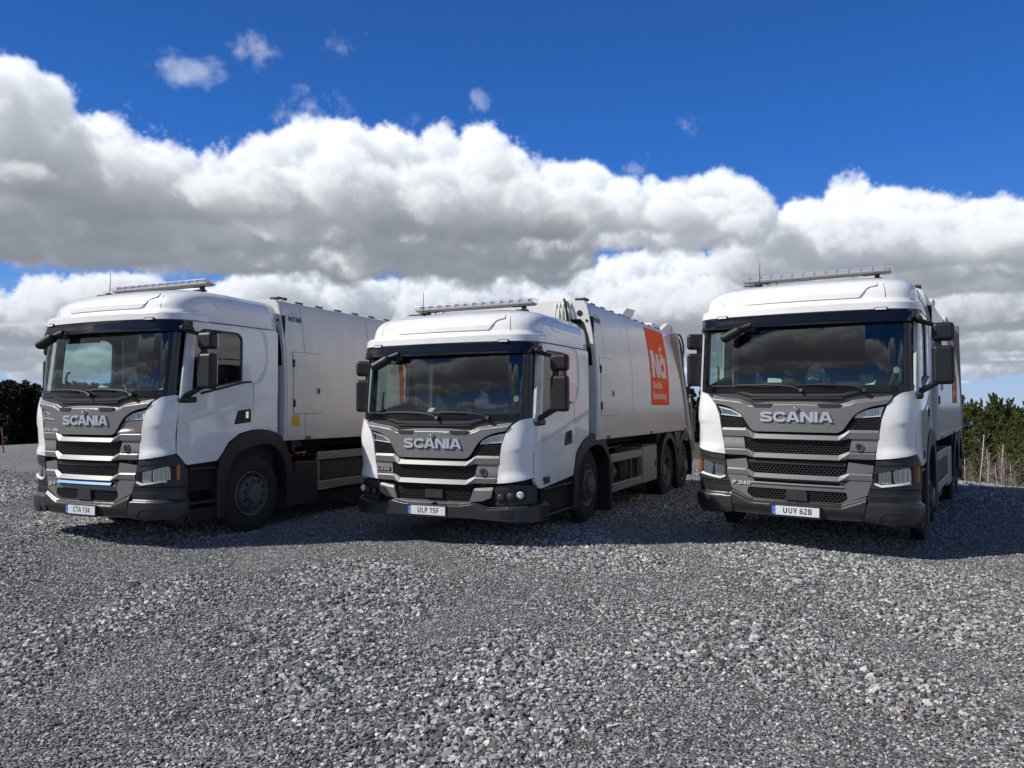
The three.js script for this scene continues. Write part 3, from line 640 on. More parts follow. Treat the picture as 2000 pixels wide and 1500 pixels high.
  const hOut = (u, y) => 0.034 - 0.05 * sstep(0.045, 0.0, hatchTop(Math.abs(u)) + FD - y);
  const hp = part('front_hatch', panel(hatch, map, { out: hOut, thick: 0.03, cell: 0.04 }), M.silver, t);
  for (const s of [-1, 1]) part('hatch_grip', panel(roundPoly(F([[s * 0.36 - 0.125, 1.66], [s * 0.36 + 0.125, 1.66], [s * 0.36 + 0.095, 1.618], [s * 0.36 - 0.095, 1.618]]), 0.02), map, { out: 0.04, thick: 0.02 }), M.greyPlastic, hp);
  for (const g of blockText(map, 'SCANIA', { x: 0.012, y: 1.511 + FD, w: 0.78, h: 0.114, depth: 0.016, out: 0.036 })) part('letter', g, M.letter, hp);
  part('camera', [new THREE.CylinderGeometry(0.026, 0.03, 0.03, 20).rotateX(Math.PI / 2).translate(0.02, 1.6 + FD + yo, 0.045), new THREE.SphereGeometry(0.022, 16, 10).translate(0.02, 1.604 + FD + yo, 0.06)], M.chrome, hp);
  // cowl below the windscreen
  part('cowl', [
    panel(F([...[-1.1, -0.62, -0.5, -0.25, 0.25, 0.5, 0.62, 1.1].map((x) => [x, hatchTop(Math.abs(x)) + (Math.abs(x) > 1 ? 0.015 : -0.02)]), [1.22, 1.8], [1.2, 1.835], [-1.2, 1.835], [-1.22, 1.8]]), map, { out: -0.012, thick: 0.04, cell: 0.08 }),
    panel(F([[-0.68, 1.795], [-0.5, 1.745], [-0.3, 1.74], [0.3, 1.74], [0.5, 1.745], [0.68, 1.795], [0.6, 1.8], [0.46, 1.775], [-0.46, 1.775], [-0.6, 1.8]]), map, { out: 0.012, thick: 0.03, cell: 0.08 }),
    panel(F([[-0.5, 1.716], [0.5, 1.716], [0.5, 1.732], [-0.5, 1.732]]), map, { out: 0.006, thick: 0.03, cell: 0.1 }),
  ], M.greyPlastic, t);
  // daytime lights in the upper corners
  for (const mirror of [false, true]) {
    const pts = F([[0.612, 1.503, 0.01], [0.64, 1.543, 0.02], [0.735, 1.593, 0.02], [0.905, 1.632, 0.01], [0.872, 1.528, 0.01]]);
    const d = part('daytime_light', panel(roundPoly(pts, 0.01), map, { out: -0.02, thick: 0.03, mirror }), M.chrome, t);
    part('lens', panel(roundPoly(pts, 0.01), map, { out: 0.016, rim: false, mirror }), M.lampGlass, d);
    part('reflector', [0, 1, 2].map((k) => panel(roundPoly(F([[0.67 + k * 0.07, 1.525], [0.725 + k * 0.07, 1.53], [0.73 + k * 0.07, 1.575 + k * 0.014], [0.672 + k * 0.07, 1.556 + k * 0.017]]), 0.01), map, { out: (u, y) => -0.008 - 0.01 * Math.sin(u * 210), thick: 0.02, cell: 0.012, mirror })), M.lampInner, d);
    part('light_strip', panel(F([[0.612, 1.503], [0.64, 1.545], [0.735, 1.595], [0.905, 1.633], [0.9, 1.616], [0.74, 1.578], [0.655, 1.532], [0.64, 1.512], [0.872, 1.538], [0.872, 1.527]]), map, { out: 0.0, thick: 0.02, mirror }), M.ledWhite, d);
    const side = F([[0.875, 1.514, 0.01], [0.612, 1.493, 0.01], [0.508, 1.358, 0.02], [0.858, 1.372, 0.01]]);
    if (kind === 'plain') part('blank_panel', panel(roundPoly(side, 0.01), map, { out: (u, y) => 0.012 + 0.014 * sstep(1.36, 1.335, y), thick: 0.02, mirror }), M.silver, t);
    else {
      const m = part('upper_grille', panel(side, map, { out: -0.03, thick: 0.01, mirror }), M.dark, t);
      part('grille_mesh', hexMesh(map, mirror ? side.map(([x, y]) => [-x, y]) : side, 0.008), M.mesh, m);
    }
  }
  // bars and meshes of the grille
  const side = (x0, s, c, f = 0.3) => densify([[0, c[0], c[1], 0.86, 0.05], [0.455, c[0], c[1], 0.86, 0.05], [0.56, s[0], s[1], f, 0.026], [x0, s[0], s[1], f, 0.026]], 0.09);
  const barRows = (h) => [...h.slice(1).map((r) => [-r[0], ...r.slice(1)]).reverse(), ...h];
  part('grille_bar', frontBar(map, barRows(side(0.85, [1.376, 1.278], [1.315, 1.25]))), M.silver, t);
  part('grille_bar', frontBar(map, barRows(side(0.812, [1.138, 1.058], [1.092, 1.033]))), M.silver, t);
  const meshes = [[[-0.572, 1.262], [0.572, 1.262], [0.545, 1.086], [-0.545, 1.086]]];
  if (!low) meshes.push([[-0.535, 1.02], [0.535, 1.02], [0.5, 0.855], [-0.5, 0.855]], [[-0.52, 0.692], [0.52, 0.692], [0.535, 0.62], [0.47, 0.568], [-0.47, 0.568], [-0.535, 0.62]]);
  else meshes.push([[-0.54, 1.02], [0.54, 1.02], [0.5, 0.85], [-0.5, 0.85]]);
  meshes.forEach((p, k) => {
    const m = part('grille_opening', panel(F(p), map, { out: -0.035, thick: 0.01, cell: 0.2 }), M.dark, t);
    const q = low && k === 1 ? [[-0.5, 0.955], [0.5, 0.955], [0.48, 0.845], [-0.48, 0.845]] : k === 1 ? [[-0.53, 0.965], [0.53, 0.965], [0.5, 0.855], [-0.5, 0.855]] : p;
    part('grille_mesh', hexMesh(map, F(q), 0.002, k ? 0.042 : 0.04), M.mesh, m);
    if (!low && k === 1) part('grille_brow', panel(F([[-0.53, 1.01], [0.53, 1.01], [0.525, 0.972], [-0.525, 0.972]]), map, { out: 0.012, thick: 0.03, cell: 0.1 }), M.greyPlastic, m);
  });
  for (const mirror of [false, true]) {
    const p = part('grille_cheek', panel(F([[0.588, 1.276], [0.846, 1.276], [0.822, 1.14], [0.562, 1.14]]), map, { out: (u, y) => 0.004 + 0.016 * sstep(1.245, 1.1, y), thick: 0.03, mirror }), M.silver, t);
    if (!mirror) {
      const b = part('badge_ring', [Array.from({ length: 28 }, (_, k) => [0.657 + (0.042 + (k % 4 < 2 ? 0.003 : 0)) * Math.cos(k / 28 * 6.2832), 1.193 + FD + 0.047 * Math.sin(k / 28 * 6.2832)])].map((q) => panel(q, map, { out: 0.032, thick: 0.02 })), M.badgeRing, p);
      part('badge', panel([[0.632, 1.215], [0.657, 1.226], [0.682, 1.215], [0.684, 1.19], [0.672, 1.165], [0.657, 1.158], [0.642, 1.165], [0.63, 1.19]].map(([x, y]) => [x, y + FD]), map, { out: 0.036, thick: 0.006 }), M.griffin, b);
    } else if (low) part('model_plate', [panel(roundPoly([[-0.815, 0.848 - yo], [-0.6, 0.851 - yo], [-0.6, 0.898 - yo], [-0.815, 0.895 - yo]], 0.006), map, { out: 0.024, thick: 0.006, cell: 0.05 })], M.greyPlastic, p), part('model_lettering', textOn(map, 'L320', { x: -0.708, y: 0.873 - yo, w: 0.19, h: 0.032, depth: 0.006, out: 0.026 }), M.letter, p);
    if (!low) part('grille_cheek', panel(F([[0.553, 1.02], [0.8, 0.992], [0.792, 0.912], [0.53, 0.9]]), map, { out: 0.012, thick: 0.03, mirror }), M.silver, t);
  }
  if (!low) {
    part('grille_bar', frontBar(map, barRows(side(0.785, [0.908, 0.828], [0.858, 0.803]))), M.silver, t);
    const slot = F([[-0.475, 0.792], [0.475, 0.792], [0.455, 0.752], [-0.455, 0.752]]);
    const low5 = roundPoly(F([[-0.53, 0.69], [0.53, 0.69], [0.545, 0.62], [0.475, 0.566], [-0.475, 0.566], [-0.545, 0.62]]), 0.02);
    part('bumper_centre', panel(F([[-0.52, 0.798], [0.52, 0.798], [0.56, 0.822], [0.782, 0.822], [0.735, 0.668], [0.5, 0.563], [-0.5, 0.563], [-0.735, 0.668], [-0.782, 0.822], [-0.56, 0.822]]), map, { out: 0.014, thick: 0.03, cell: 0.07, holes: [slot, low5] }), M.silver, t);
    const st = part('slot', panel(slot, map, { out: -0.02, thick: 0.01 }), M.dark, t);
    if (kind === 'plain') part('blue_strip', frontBar(map, densify([[-0.465, 0.79, 0.754, 0.9, 0.038], [0.465, 0.79, 0.754, 0.9, 0.038]], 0.09), 0.022), M.blueStrip, st);
    else part('grille_mesh', hexMesh(map, slot, 0.0, 0.03), M.mesh, st);
    part('slot_edge', frontBar(map, densify([[-0.5, 0.757, 0.74, 0.8, 0.018], [0.5, 0.757, 0.74, 0.8, 0.018]], 0.09), 0.012), M.silver, t);
    part('model_lettering', textOn(map, kind === 'plain' ? '25 P' : 'P 340', { x: kind === 'plain' ? -0.63 : -0.61, y: 0.735 + FD, w: kind === 'plain' ? 0.15 : 0.215, h: 0.042, depth: 0.008, out: 0.018 }), M.ledGrey, t);
    part('radar_cover', panel(roundPoly(F([[-0.092, 0.692], [0.122, 0.692], [0.132, 0.572], [-0.105, 0.572]]), 0.006), map, { out: 0.03, thick: 0.05 }), M.greyPlastic, t);
    // lower band of the bumper, bent back at its upper edge
    const yT = table([[0, 0.556], [0.48, 0.556], [0.725, 0.655], [0.74, 0.66]]);
    part('bumper_band', panel(F([[-0.727, 0.657], [-0.49, 0.556], [0.49, 0.556], [0.727, 0.657], [0.697, 0.387], [0.5, 0.383], [-0.5, 0.383], [-0.697, 0.387]]), map, { out: (u, y) => 0.008 + 0.05 * sstep(0, 0.05, yT(Math.abs(u)) + FD - y) - 0.03 * sstep(0.45, 0.35, y), thick: 0.05, cell: 0.035 }), M.bumperGrey, t);
    const bOut = (u, y) => { const k = y - FD; return 0.012 + 0.042 * sstep(0.605, 0.565, k) - 0.02 * sstep(0.44, 0.36, k) + 0.006 * sstep(0.7, 0.72, k); };
    const hl = F([[0.815, 0.912, 0.02], [0.99, 0.953, 0.05], [1.14, 0.985, 0.02]]).concat(S([[-0.285, 0.945, 0.03], [-0.285, 0.782, 0.02]]), F([[1.12, 0.802, 0.05], [0.87, 0.765, 0.04], [0.806, 0.795, 0.02]]));
    for (const mirror of [false, true]) {
      const up = roundPoly(F([[0.822, 1.045, 0.01], [0.97, 1.062], [1.12, 1.085]]).concat(S([[-0.255, 1.072, 0.02], [-0.28, 1.045, 0.02], [-0.372, 0.925], [-0.4, 0.9], [-0.4, 0.7]]), F([[0.752, 0.742], [0.795, 0.84]])), 0.008);
      part('headlamp_surround', panel(up, map, { out: bOut, thick: 0.05, cell: 0.04, holes: [roundPoly(hl, 0.02)], mirror }), M.greyPlastic, t);
      const b = part('bumper_corner', panel(roundPoly(S([[-0.4, 0.69]]).concat(S([[-0.4, 0.34, 0.05]]), F([[0.93, 0.362], [0.705, 0.387], [0.74, 0.66], [0.75, 0.732]])), 0.01), map, { out: bOut, thick: 0.05, cell: 0.04, mirror }), M.bumperGrey, t);
      part('bumper_inset', panel(roundPoly(F([[0.765, 0.655], [1.06, 0.672], [1.03, 0.6], [0.99, 0.578], [0.76, 0.57]]), 0.03), map, { out: 0.016, thick: 0.004, mirror }), M.black, b);
      part('bumper_ridge', panel(F([[0.83, 0.39], [0.85, 0.46], [0.9, 0.5], [1.15, 0.512], [1.15, 0.5], [0.905, 0.486], [0.865, 0.45], [0.845, 0.39]]), map, { out: 0.062, thick: 0.02, mirror }), M.bumperGrey, b);
      part('bumper_brow', panel(F([[0.83, 1.0], [1.15, 1.045], [1.15, 1.03], [0.83, 0.986]]), map, { out: 0.026, thick: 0.02, mirror }), M.bumperGrey, b);
      const h = part('headlamp', panel(roundPoly(hl, 0.02), map, { out: -0.07, thick: 0.01, mirror }), M.blackGloss, t);
      part('lens', panel(roundPoly(hl, 0.02), map, { out: 0.016, rim: false, cell: 0.05, mirror }), M.lampGlass, h);
      part('reflector', [
        panel(roundPoly(F([[0.83, 0.908], [0.972, 0.94], [0.972, 0.795], [0.88, 0.778], [0.825, 0.795]]), 0.02), map, { out: (u, y) => -0.035 + 0.014 * Math.sin(u * 150), thick: 0.03, cell: 0.014, mirror }),
        panel(roundPoly(F([[0.985, 0.935], [1.03, 0.955], [1.19, 0.985], [1.2, 0.81], [1.0, 0.798]]), 0.04), map, { out: (u, y) => -0.03 + 0.02 * Math.sin(u * 95 + 1), thick: 0.03, cell: 0.014, mirror })], M.lampInner, h);
      part('light_bar', panel(F([[0.808, 0.81], [0.87, 0.786], [1.12, 0.818], [1.15, 0.826], [1.16, 0.798], [1.12, 0.8], [0.87, 0.763], [0.806, 0.79]]), map, { out: 0.03, thick: 0.03, mirror }), M.ledWhite, h);
      part('indicator', panel(roundPoly(S([[-0.272, 0.945], [-0.302, 0.952], [-0.302, 0.778], [-0.274, 0.775]]), 0.008), map, { out: 0.026, thick: 0.04, mirror }), M.amber, h);
    }
  } else {
    // plain steel bumper of the low cab with round lamps in its corners
    for (const mirror of [false, true]) {
      part('grille_wing', panel(roundPoly([[0.552, 0.685], [0.775, 0.7], [0.758, 0.585], [0.645, 0.54], [0.492, 0.53]].map(([x, y]) => [x, y - yo]), 0.01), map, { out: (u, y) => 0.03 - 0.03 * sstep(0.665, 0.7, y + yo), thick: 0.05, mirror }), M.silver, t);
      const pod = [[0.79, 0.71], [0.8, 0.49], [1.0, 0.5]].map(([x, y]) => [x, y - yo]);
      const podP = roundPoly([pod[0], pod[1], pod[2], ...S([[-0.34, 0.515 - yo], [-0.34, 0.715 - yo]]), [1.0, 0.735 - yo]], 0.03);
      const p = part('lamp_pod', panel(podP, map, { out: 0.0, thick: 0.05, cell: 0.06, mirror }), M.greyPlastic, t);
      part('lamp_recess', panel(roundPoly([[0.81, 0.65], [0.815, 0.53], [1.0, 0.545], [1.15, 0.56], [1.165, 0.66], [1.13, 0.69], [0.9, 0.672]].map(([x, y]) => [x, y - yo]), 0.03), map, { out: 0.006, thick: 0.01, mirror }), M.black, p);
      [[0.872, 0.59], [0.985, 0.602], [1.09, 0.618]].forEach(([u, y], k) => {
        const q = map(mirror ? -u : u, y - yo, 0.014), R = 0.042;
        const disc = (r, d, z) => new THREE.CylinderGeometry(r, r, d, 24).rotateX(Math.PI / 2).rotateY((mirror ? -1 : 1) * 0.32).translate(q[0], q[1], q[2] + z);
        const l = part('round_lamp', disc(R + 0.006, 0.03, 0), M.black, t);
        part('reflector', new THREE.SphereGeometry(R, 20, 10, 0, Math.PI * 2, 0, Math.PI / 2).scale(1, 0.35, 1).rotateX(Math.PI / 2).rotateY((mirror ? -1 : 1) * 0.32).translate(q[0], q[1], q[2] + 0.013), k === 2 ? M.ledWhite : M.steelDark, l);
        if (k === 2) part('led_ring', Array.from({ length: 8 }, (_, j) => box(0.012, 0.012, 0.008, q[0] + Math.cos(j * 0.785) * 0.026, q[1] + Math.sin(j * 0.785) * 0.026, q[2] + 0.03)), M.chrome, l);
      });
      part('tow_cover', panel(roundPoly([[0.855, 0.445], [1.0, 0.452], [1.005, 0.365], [0.865, 0.36]].map(([x, y]) => [x, y - yo]), 0.035), map, { out: 0.072, thick: 0.01, mirror }), M.black, t);
    }
    const yT = table([[0, 0.5], [0.36, 0.502], [0.54, 0.527], [0.72, 0.474], [0.86, 0.482], [1.3, 0.52]]);
    const uE = uOf(-0.5), bp = [[-uE, 0.52], [-0.86, 0.482], [-0.72, 0.474], [-0.54, 0.527], [-0.36, 0.502], [0.36, 0.502], [0.54, 0.527], [0.72, 0.474], [0.86, 0.482], [uE, 0.52], [uE, 0.305], [1.0, 0.32], [0.5, 0.345], [-0.5, 0.345], [-1.0, 0.32], [-uE, 0.305]].map(([x, y]) => [x, y - yo]);
    part('steel_bumper', panel(bp, map, { out: (u, y) => 0.02 + 0.045 * sstep(0, 0.03, yT(Math.abs(u)) - yo - y), thick: 0.12, cell: 0.04 }), M.bumperGrey, t);
    part('bumper_ledge', [panel([[-0.5, 0.53], [0.5, 0.53], [0.5, 0.5], [-0.5, 0.5]].map(([x, y]) => [x, y - yo]), map, { out: 0.0, thick: 0.1 }), box(0.06, 0.012, 0.05, 0.03, 0.515, 0.05)], M.silver, t);
    part('radar_cover', panel(roundPoly([[-0.085, 0.656], [0.15, 0.656], [0.15, 0.562], [-0.085, 0.562]].map(([x, y]) => [x, y - yo]), 0.006), map, { out: 0.03, thick: 0.05 }), M.greyPlastic, t);
  }
  // number plate, flat on its holder
  const [px, py] = low ? [-0.042, 0.412] : [0.012, 0.41];
  const holder = part('plate_holder', rbox(0.55, 0.14, 0.02, 0.005, px, py - 0.006, 0.062), M.black, t);
  const pm = std(col(0.92), 0.4); pm.map = plateTex(kind === 'plain' ? 'CTA 134' : low ? 'ULP 15F' : 'UUY 62B');
  part('number_plate', new THREE.PlaneGeometry(0.52, 0.11).translate(px, py, 0.0745), pm, holder);
  // position lamps under the roof lip
  for (const s of [-1, 1]) { const q = map(s * 0.875, 2.655, 0.042); const g = part('position_lamp', box(0.125, 0.036, 0.012, q[0], q[1] - 0.0, q[2], 0, s * 0.16), M.black, t); part('lens', box(0.108, 0.022, 0.012, q[0], q[1], q[2] + 0.004, 0, s * 0.16), M.ledWhite, g); }
  // wipers
  const wp = (pts, r, o) => tube(pts.map(([x, y]) => map(x, y + FD, o)), r, 12, 5);
  for (const [a, b, c] of [[-0.98, -0.2, 0.02], [-0.02, 0.42, 0.66]]) {
    const w = part('wiper', [wp([[a, 1.868], [(a + b) / 2, 1.862], [b, 1.85]], 0.009, 0.03)], M.black, t);
    part('wiper_arm', [wp([[(a + b) / 2 - 0.08, 1.874], [b - 0.05, 1.872], [c, 1.84], [c + 0.05, 1.81]], 0.011, 0.04), rod(map(c + 0.05, 1.8 + FD, 0.0), map(c + 0.05, 1.815 + FD, 0.05), 0.022)], M.greyPlastic, w);
  }
  // outside mirrors
  for (const s of [1, -1]) {
    const m = new THREE.Group(); m.name = 'mirror'; t.add(m); m.position.set(s > 0 ? 1.437 : -1.33, yo, -0.47); m.rotation.y = s > 0 ? 0.1 : 0.42;
    part('upper_housing', rbox(0.215, 0.2, 0.14, 0.045, 0, 2.405, 0), M.black, m);
    part('lower_housing', rbox(0.212, 0.42, 0.14, 0.04, 0, 2.045, 0), M.black, m);
    each('mirror_stem', [rbox(0.075, 0.16, 0.06, 0.02, -s * 0.05, 2.27, 0), rod([-s * 0.02, 1.88, 0], [-s * 0.28, 1.72, 0.11], 0.028, 0.036), rod([-s * 0.05, 2.47, 0], [-s * 0.24, 2.53, 0.1], 0.022, 0.03)], M.black, m);
    each('mirror_foot', [rbox(0.07, 0.075, 0.26, 0.025, s > 0 ? -0.225 : 0.17, 1.71, s > 0 ? 0.06 : 0.1), rbox(0.06, 0.055, 0.2, 0.02, s > 0 ? -0.225 : 0.17, 2.545, s > 0 ? 0.09 : 0.1)], M.black, m);
    each('mirror_glass', [rbox(0.18, 0.16, 0.006, 0.003, 0, 2.405, -0.072), rbox(0.175, 0.32, 0.006, 0.003, 0, 2.055, -0.072)], M.chrome, m);
  }
  // front mirror hanging off the visor
  const km = part('front_mirror', [rbox(0.27, 0.105, 0.14, 0.05, 0, 0, 0).rotateZ(0.5).rotateY(0.25).translate(-0.71, 2.43 + yo, 0.04)], M.black, t);
  part('mirror_stem', [rod([-0.62, 2.5 + yo, 0.0], [-0.5, 2.54 + yo, -0.03], 0.03, 0.035), rbox(0.16, 0.08, 0.07, 0.025, -0.53, 2.5 + yo, -0.06)], M.black, km);
  // beacon bar and aerial on the roof
  const lb = new THREE.Group(); lb.name = 'beacon_bar'; t.add(lb); lb.position.set(0, yo - 0.02, -1.05);
  part('bar_base', [rbox(1.74, 0.022, 0.16, 0.008, 0, 3.225, 0), rbox(1.72, 0.012, 0.1, 0.004, 0, 3.207, 0)], M.alu, lb);
  part('bar_lens', [rbox(1.78, 0.052, 0.2, 0.02, 0, 3.262, 0)], M.barGlass, lb);
  part('bar_module', Array.from({ length: 13 }, (_, k) => box(0.008, 0.05, 0.12, -0.8 + k * 0.1333, 3.262, 0)).concat([box(1.66, 0.02, 0.1, 0, 3.246, 0)]), M.ledGrey, lb);
  each('bar_foot', [-0.7, 0.72].map((x) => mergeGeo([rbox(0.05, 0.075, 0.06, 0.01, x, 3.185, 0), rbox(0.16, 0.02, 0.1, 0.008, x - 0.02, 3.145, 0.02), box(0.12, 0.012, 0.05, x + (x > 0 ? -0.1 : 0.1), 3.2, 0)])), M.black, lb);
  part('cable', tube([[-0.6, 3.2, 0.03], [-0.55, 3.17, 0.06], [-0.48, 3.15, 0.06], [-0.44, 3.19, 0.03]], 0.007, 16, 5), M.black, lb);
  const an = part('aerial', [rod([-0.585, 3.1 + yo, -0.72], [-0.585, 3.4 + yo, -0.73], 0.006, 0.003, 6)], M.black, t);
  part('aerial_base', [rbox(0.06, 0.03, 0.09, 0.012, -0.585, 3.115 + yo, -0.72), rbox(0.2, 0.012, 0.05, 0.004, -0.68, 3.105 + yo, -0.7)], M.black, an);
  // inside: dashboard, wheel, seats
  const ins = part('dashboard', [rbox(2.05, 0.16, 0.42, 0.06, 0, 1.73 + yo, -0.5), rbox(0.5, 0.16, 0.3, 0.06, 0.52, 1.8 + yo, -0.62), rbox(0.3, 0.4, 0.3, 0.04, 0.05, 1.6 + yo, -0.75), box(0.09, 0.1, 0.02, 0.25, 1.88 + yo, -0.45), box(0.14, 0.1, 0.02, 0.68, 1.9 + yo, -0.46)], M.cabin, t);
  each('paper', [box(0.16, 0.09, 0.004, low ? 0.5 : -0.35, 1.9 + yo, -0.5, -0.9, 0.2), box(0.1, 0.07, 0.004, low ? -0.3 : 0.72, 1.86 + yo, -0.46, -0.8, -0.3)], M.paper, ins);
  part('steering_wheel', [new THREE.TorusGeometry(0.225, 0.017, 8, 36).rotateX(-1.0), box(0.4, 0.03, 0.03, 0, 0, 0), new THREE.CylinderGeometry(0.06, 0.07, 0.06, 16).rotateX(0.5)].map((g) => g.translate(0.52, 1.86 + yo, -0.86)), M.black, ins);
  for (const x of [-0.6, 0.52]) part('seat', [rbox(0.52, 0.14, 0.5, 0.05, x, 1.5 + yo, -1.25), rbox(0.5, 0.72, 0.13, 0.06, x, 1.92 + yo, -1.5, -0.12), rbox(0.28, 0.18, 0.1, 0.04, x, 2.35 + yo, -1.56)], M.seat, t);
  for (const s of [-1, 1]) part('grab_handle', tube([[s * 1.06, 1.84 + yo, -0.5], [s * 1.03, 1.87 + yo, -0.45], [s * 1.03, 2.05 + yo, -0.46], [s * 1.06, 2.08 + yo, -0.52]], 0.014, 14, 6), M.greyPlastic, t);
  each('sun_blind', [rbox(0.62, 0.13, 0.02, 0.01, -0.55, 2.5 + yo, -0.34), rbox(0.62, 0.13, 0.02, 0.01, 0.55, 2.5 + yo, -0.34)], M.cabin, t);
}
M.lampInner = std(col(0.7, 0.73, 0.76), 0.1, { metalness: 1 });
M.ledGrey = std(col(0.55, 0.54, 0.58), 0.4);
M.bumperGrey = new THREE.MeshPhysicalMaterial({ color: col(0.032, 0.032, 0.034), roughness: 0.42, metalness: 0.25, clearcoat: 0.25, clearcoatRoughness: 0.25, map: dirtMap });

M.paper = std(col(0.6, 0.6, 0.57), 0.8);
// ------------------------------------------------------------ the refuse body, chassis and wheels behind the cab
const bodyHalf = table([[0.9, 1.262], [1.2, 1.272], [1.7, 1.276], [2.1, 1.27], [2.4, 1.248], [2.7, 1.208], [2.95, 1.162], [3.06, 1.132], [3.1, 1.1], [3.12, 1.05]]);
const sideMap = (s) => (a, y, out = 0) => [s * (bodyHalf(y) + out), y, s > 0 ? -a : a];
function loftSides(ys, z0, z1, half = bodyHalf) {        // a hull with the body's cross-section between two ends that depend on the height
  const sec = [...ys.map((y) => [half(y), y]), ...[...ys].reverse().map((y) => [-half(y), y])], n = sec.length, pos = [], idx = [], NZ = 10;
  for (let k = 0; k <= NZ; k++) for (const [x, y] of sec) pos.push(x, y, mix(z0(y), z1(y), k / NZ));
  for (let k = 0; k < NZ; k++) for (let i = 0; i < n; i++) { const a = k * n + i, b = k * n + (i + 1) % n, c = a + n, d = b + n; idx.push(a, c, d, a, d, b); }
  const tri = THREE.ShapeUtils.triangulateShape(sec.map((p) => new THREE.Vector2(...p)), []);
  const g = new THREE.BufferGeometry(); g.setAttribute('position', new THREE.Float32BufferAttribute(pos, 3)); g.setIndex(idx);
  let h = g.toNonIndexed();
  const cap = [];
  for (const [a, b, c] of tri) { for (const i of [a, b, c]) cap.push(...pos.slice(i * 3, i * 3 + 3)); for (const i of [a, c, b]) cap.push(...pos.slice((NZ * n + i) * 3, (NZ * n + i) * 3 + 3)); }
  const all = new Float32Array([...h.attributes.position.array, ...cap]);
  g.deleteAttribute('position'); h = new THREE.BufferGeometry(); h.setAttribute('position', new THREE.BufferAttribute(all, 3)); h.computeVertexNormals();
  const uv = new Float32Array(all.length / 3 * 2); for (let i = 0; i < all.length / 3; i++) { uv[i * 2] = all[i * 3 + 2] * 0.35; uv[i * 2 + 1] = all[i * 3 + 1] * 0.35; }
  h.setAttribute('uv', new THREE.BufferAttribute(uv, 2));
  return creased(h);
}
function creased(g) { return toCreasedNormals(g, 0.5); }

const logoTex = canvasTex(512, 560, (c, w, h) => {
  c.fillStyle = '#f05c06'; c.fillRect(0, 0, w, h);
  c.fillStyle = '#dedad2'; c.strokeStyle = '#dedad2';
  c.textBaseline = 'alphabetic';
  c.beginPath(); c.moveTo(50, 176); c.lineTo(128, 176); c.lineTo(196, 300); c.lineTo(196, 190); c.lineTo(262, 200); c.lineTo(262, 366); c.lineTo(190, 366); c.lineTo(122, 246); c.lineTo(122, 366); c.lineTo(50, 366); c.fill();
  c.lineWidth = 46; c.beginPath(); c.ellipse(352, 290, 66, 54, 0, 0, 7); c.stroke();
  c.fillRect(400, 214, 50, 152);
  c.lineWidth = 22; c.beginPath(); c.ellipse(352, 178, 34, 32, 0, 0.5, 5.6); c.stroke();
  c.beginPath(); c.moveTo(376, 196); c.quadraticCurveTo(396, 214, 392, 236); c.lineWidth = 20; c.stroke();
  c.font = 'bold 68px sans-serif'; c.fillText('Nordisk', 48, 442); c.fillText('Återvinning', 48, 518);
});
const logoMat = new THREE.MeshPhysicalMaterial({ color: col(1), map: logoTex, roughness: 0.7, specularIntensity: 0.5 });

function wheelArchBand(zc, yc, r0, r1, a0, a1, x0, x1) {
  const p = [], n = 18;
  for (let k = 0; k <= n; k++) { const a = mix(a0, a1, k / n); p.push([zc + Math.cos(a) * r1, yc + Math.sin(a) * r1]); }
  for (let k = n; k >= 0; k--) { const a = mix(a0, a1, k / n); p.push([zc + Math.cos(a) * r0, yc + Math.sin(a) * r0]); }
  return sideSolid(p, x0, x1, 0.006);
}

